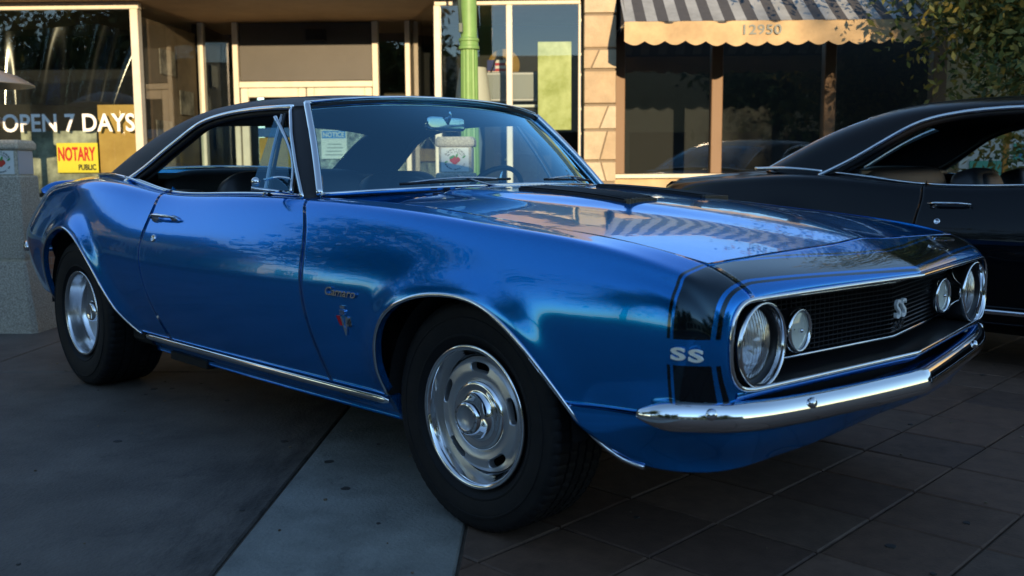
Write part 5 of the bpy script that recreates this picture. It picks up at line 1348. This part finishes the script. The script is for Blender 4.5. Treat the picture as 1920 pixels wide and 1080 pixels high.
GPOST = mat('green_post_paint', (.16, .30, .085), .5, noise=.12, nscale=12)
post = FT('lamp_post', 'fluted green lamp post standing before the right shop window', 'lamp post', -.515, 7.2)
def flutes(r0, r1, z0, z1, nf=14, dep=.10, n=112):
    V = []; zz = np.linspace(z0, z1, 6)
    for z in zz:
        R = r0+(r1-r0)*(z-z0)/(z1-z0)
        for k in range(n): q = 2*math.pi*k/n; r = R*(1-dep*abs(math.sin(q*nf/2))**.7*1.0); V.append((-.515+r*math.cos(q), 7.2+r*math.sin(q), z))
    return MB().add(V, [(i*n+k, i*n+(k+1) % n, (i+1)*n+(k+1) % n, (i+1)*n+k) for i in range(5) for k in range(n)])
PM = Matrix.Translation((-.515, 7.2, 0))
post.part('fluted_shaft', flutes(.078, .064, .42, 1.94), GPOST, None, True)
auto_smooth(post.part('base', MB().lathe([(.17, 0), (.17, .06), (.15, .09), (.135, .30), (.11, .34), (.10, .40), (.085, .425)], 32, PM), GPOST), 30)
auto_smooth(post.part('collar', MB().lathe([(.066, 1.93), (.078, 1.935), (.078, 1.955), (.070, 1.96), (.070, 1.99), (.076, 1.995), (.076, 2.012), (.062, 2.02)], 32, PM), GPOST), 30)
post.part('upper_shaft', MB().lathe([(.062, 2.0), (.056, 4.2)], 32, PM), GPOST, None, True)
post.part('banner_arm', MB().box(-.585, -.553, 7.12, 7.145, 2.05, 2.12, .004), mat('post_bracket', (.05, .08, .06), .5)); post.part('bracket_strap', MB().tube([(-.568, 7.135, 2.1), (-.590, 7.13, 2.4), (-.62, 7.12, 2.9)], .012, 8), MATS['post_bracket'], None, True)

heat = FT('reflected_heater', 'dark patio heater with wide dome, a window reflection built as a solid', 'heater', -4.30, 7.3)  # solid stand-in for a heater mirrored in the left window
HM = Matrix.Translation((-4.30, 7.3, 0)); HG = mat('heater_grey', (.14, .14, .14), .35, .6); HB = mat('heater_bronze', (.22, .09, .05), .4, .5)
heat.part('dome', MB().lathe([(.0005, 1.85), (.10, 1.84), (.25, 1.79), (.37, 1.72), (.375, 1.71), (.24, 1.765), (.08, 1.81)], 48, HM), mat('heater_dome', (.30, .29, .27), .4, .6), None, True)
heat.part('burner', MB().lathe([(.10, 1.80), (.10, 1.48), (.13, 1.46), (.13, 1.38), (.03, 1.36)], 32, HM), HG, None, True); heat.part('pole', MB().lathe([(.028, 1.36), (.028, .6)], 20, HM), HB, None, True); heat.part('tank_housing', MB().lathe([(.20, .62), (.23, .6), (.23, .04), (.25, .0)], 32, HM), HG, None, True)

# ------------------------------------------------------------------ trees
LEAFM = [mat('leaf_%s' % n, c, .5, noise=.35, nscale=3, spec=.3) for n, c in (('olive', (.15, .16, .045)), ('green', (.065, .10, .035)), ('gold', (.30, .23, .05)))]
for m in LEAFM:
    N = m.node_tree.nodes; L = m.node_tree.links; b = N['Principled BSDF']; tl = N.new('ShaderNodeBsdfTranslucent'); mx = N.new('ShaderNodeMixShader'); mx.inputs[0].default_value = .35
    L.new(b.inputs['Base Color'].links[0].from_socket, tl.inputs[0]); out = N['Material Output']
    L.new(b.outputs[0], mx.inputs[1]); L.new(tl.outputs[0], mx.inputs[2]); L.new(mx.outputs[0], out.inputs['Surface'])
BARK = mat('bark', (.09, .065, .045), .9, noise=.3, nscale=14, bump=.6, bscale=40, stretch=(1, 1, .2))
def tree(name, label, a, b, h, r, seed, nleaf=6000, ls=.06, group=None, base=1.6, mats=(0, 1, 2), squash=.75):
    rn = np.random.default_rng(seed); t = FT(name, label, 'tree', a, b, 0, group)
    mb = MB(); tips = []
    tr = np.array([(a+.05*math.sin(z*2+seed), b+.05*math.cos(z*1.7+seed), z) for z in np.linspace(0, base*1.15, 8)]); mb.tube(tr, np.linspace(.13, .085, 8)*h/5, 10)
    top = tr[-1]
    for k in range(9):
        an = 2*math.pi*k/9+rn.uniform(-.3, .3); el = rn.uniform(.35, 1.25); L_ = rn.uniform(.55, 1.0)
        e = np.array([a+math.cos(an)*math.cos(el)*r*L_, b+math.sin(an)*math.cos(el)*r*L_, base+ (h-base)*(.25+.7*math.sin(el)*L_)])
        P = pspl([top-np.array([0, 0, rn.uniform(0, .3)]), (top+e)/2+np.array([0, 0, -.12*h*.2]), e], 8); mb.tube(P, np.linspace(.05, .012, 8)*h/5, 7); tips += [P[q] for q in (4, 5, 6, 7)]
        for _ in range(3):
            q = P[rn.integers(3, 8)]; e2 = q+rn.normal(0, .28*r, 3); P2 = pspl([q, (q+e2)/2+rn.normal(0, .05, 3), e2], 5); mb.tube(P2, np.linspace(.02, .006, 5)*h/5, 5); tips += [P2[2], P2[4]]
    t.part('trunk', mb, BARK, None, True)
    tips = np.array(tips); cen = np.array([a, b, (base+h)/2]); n = nleaf
    cl = np.vstack([tips, cen+rn.normal(0, 1, (60, 3))*np.array([r*.55, r*.55, (h-base)*.27])])
    idx = rn.integers(0, len(cl), n); sp = r*.17; pos = cl[idx]+rn.normal(0, 1, (n, 3))*np.array([sp, sp, sp*squash])
    u = rn.normal(0, 1, (n, 3)); u /= np.linalg.norm(u, axis=1)[:, None]; w_ = np.cross(u, rn.normal(0, 1, (n, 3))); w_ /= np.linalg.norm(w_, axis=1)[:, None]
    s = ls*rn.uniform(.6, 1.3, (n, 1)); c1 = pos-u*s; c2 = pos+w_*s*.45; c3 = pos+u*s; c4 = pos-w_*s*.45
    V = np.stack([c1, c2, c3, c4], 1).reshape(-1, 3)-np.array([a, b, 0]); F = np.arange(4*n).reshape(-1, 4)
    me = bpy.data.meshes.new('crown'); me.vertices.add(4*n); me.vertices.foreach_set('co', V.ravel().astype(np.float32)); me.loops.add(4*n); me.loops.foreach_set('vertex_index', F.ravel().astype(np.int32)); me.polygons.add(n); me.polygons.foreach_set('loop_start', np.arange(0, 4*n, 4).astype(np.int32)); me.update(calc_edges=True)
    for q in mats: me.materials.append(LEAFM[q])
    mi = (idx+rn.integers(0, 2, n)) % len(mats); me.polygons.foreach_set('material_index', mi.astype(np.int32)); me.update()
    o = bpy.data.objects.new('crown', me); COL.objects.link(o); o.parent = t.o
    return t
tree('street_tree', 'small leafy tree growing beyond the black coupe beside the awning', 3.75, 7.05, 3.3, 1.10, 5, 24000, .036, None, 1.45, (0, 1, 2))
# across the street, behind the photographer
for k, (a_, b_, h_, r_k, sd_) in enumerate(((-15, -13, 7.0, 2.6, 11), (-8.2, -12.5, 6.2, 2.3, 12), (-4.6, -14, 6.6, 2.3, 13), (7.5, -13, 6.4, 2.4, 14), (14.5, -12.5, 7.2, 2.7, 15))):
    tree('street_tree', ('tallest street tree across the road before the end block', 'lower street tree across the road, second from the end block', 'street tree across the road set back near the shop row', 'street tree across the road facing the striped awning', 'broad street tree across the road past the striped awning')[k], a_, b_, h_, r_k, sd_, 4500, .17, 'trees across the road', 2.2, (1, 0))
def shop_row(rows, face, depth, grp):
    for k, (a0, a1, hh, lab) in enumerate(rows):
        t = FT('shop', lab, 'building', (a0+a1)/2, face, 0, grp); d = .3*(k % 2); sg = 1 if depth > 0 else -1; f0 = face+sg*d
        lo, hi = sorted((f0, face+depth)); t.box('wall', (STUC, INWALL, CREAM)[k % 3], a0, a1-.02, lo, hi, -.05, hh, .02)
        for q in range(int((a1-a0)/3)):
            l2, h2 = sorted((f0-sg*.001, f0-sg*.05)); t.box('window', DARKIN, a0+.6+q*3, a0+2.8+q*3, l2, h2, .6, 2.6, .01)
shop_row(((-40, -22, 5.9, 'tall stucco shop at the end of the row across the road'), (-22, -9.5, 5.4, 'brown fronted shop across the road'), (-9.5, 3, 5.5, 'cream fronted shop across the road'), (3, 15, 5.35, 'low stucco shop across the road facing the awning'), (15, 40, 6.2, 'tallest brown shop across the road')), -20.0, -9, 'shops across the road')
fw = MB().box(-60, 60, -20.4, -17.2, -.06, -.004, .02); fstruct('far_sidewalk', fw, CONC2)

for k, (a_, b_, h_, r_k, sd_) in enumerate(((-7.5, -2.2, 6.0, 2.0, 21), (-10.5, 3.6, 5.2, 1.8, 22), (-14, -2.4, 7.5, 2.6, 23), (-19, 4.2, 6.5, 2.4, 24))):
    tree('street_tree', ('young kerbside tree with a loose round crown', 'small pavement tree close to the shop fronts', 'broad kerbside tree with a heavy crown', 'tree far down the pavement before the next block')[k], a_, b_, h_, r_k, sd_, 4500, .13, 'trees along the pavement', 2.1, (1, 0))
shop_row(((-15.5, -9.05, 3.4, 'low stucco shop next along the pavement'), (-24, -15.55, 4.6, 'taller brown shop further along the pavement'), (-36, -24.05, 3.8, 'cream shop at the far end of the pavement')), 8.45, 7.5, 'shops further along the pavement')
# grit, gum and leaf scraps lying on the paving
lit = MB(); rn = np.random.default_rng(9)
for k in range(150):
    a_, b_ = rn.uniform(-3, 2.6), rn.uniform(1.6, 5.6); p = W(a_, b_); r_k = rn.uniform(.002, .007); n = 5
    pts = [(p[0]+r_k*rn.uniform(.6, 1.2)*math.cos(2*math.pi*q/n), p[1]+r_k*rn.uniform(.6, 1.2)*math.sin(2*math.pi*q/n)) for q in range(n)]
    lit.prism(pts, .0005, .0025+r_k*.3)
gum = MB()
for k in range(90):
    a_, b_ = rn.uniform(-3.2, 2.8), rn.uniform(1.5, 5.8); p = W(a_, b_); r_k = rn.uniform(.005, .018); n = 9
    gum.prism([(p[0]+r_k*rn.uniform(.7, 1.2)*math.cos(2*math.pi*q/n), p[1]+r_k*rn.uniform(.7, 1.2)*math.sin(2*math.pi*q/n)) for q in range(n)], -.002, .0012)
go = gum.build('gum_spots', mat('old_gum', (.035, .032, .030), .7)); go['kind'] = 'stuff'
lo = lit.build('ground_litter', mat('dry_litter', (.16, .12, .08), .9, noise=.6, nscale=20)); lo['kind'] = 'stuff'
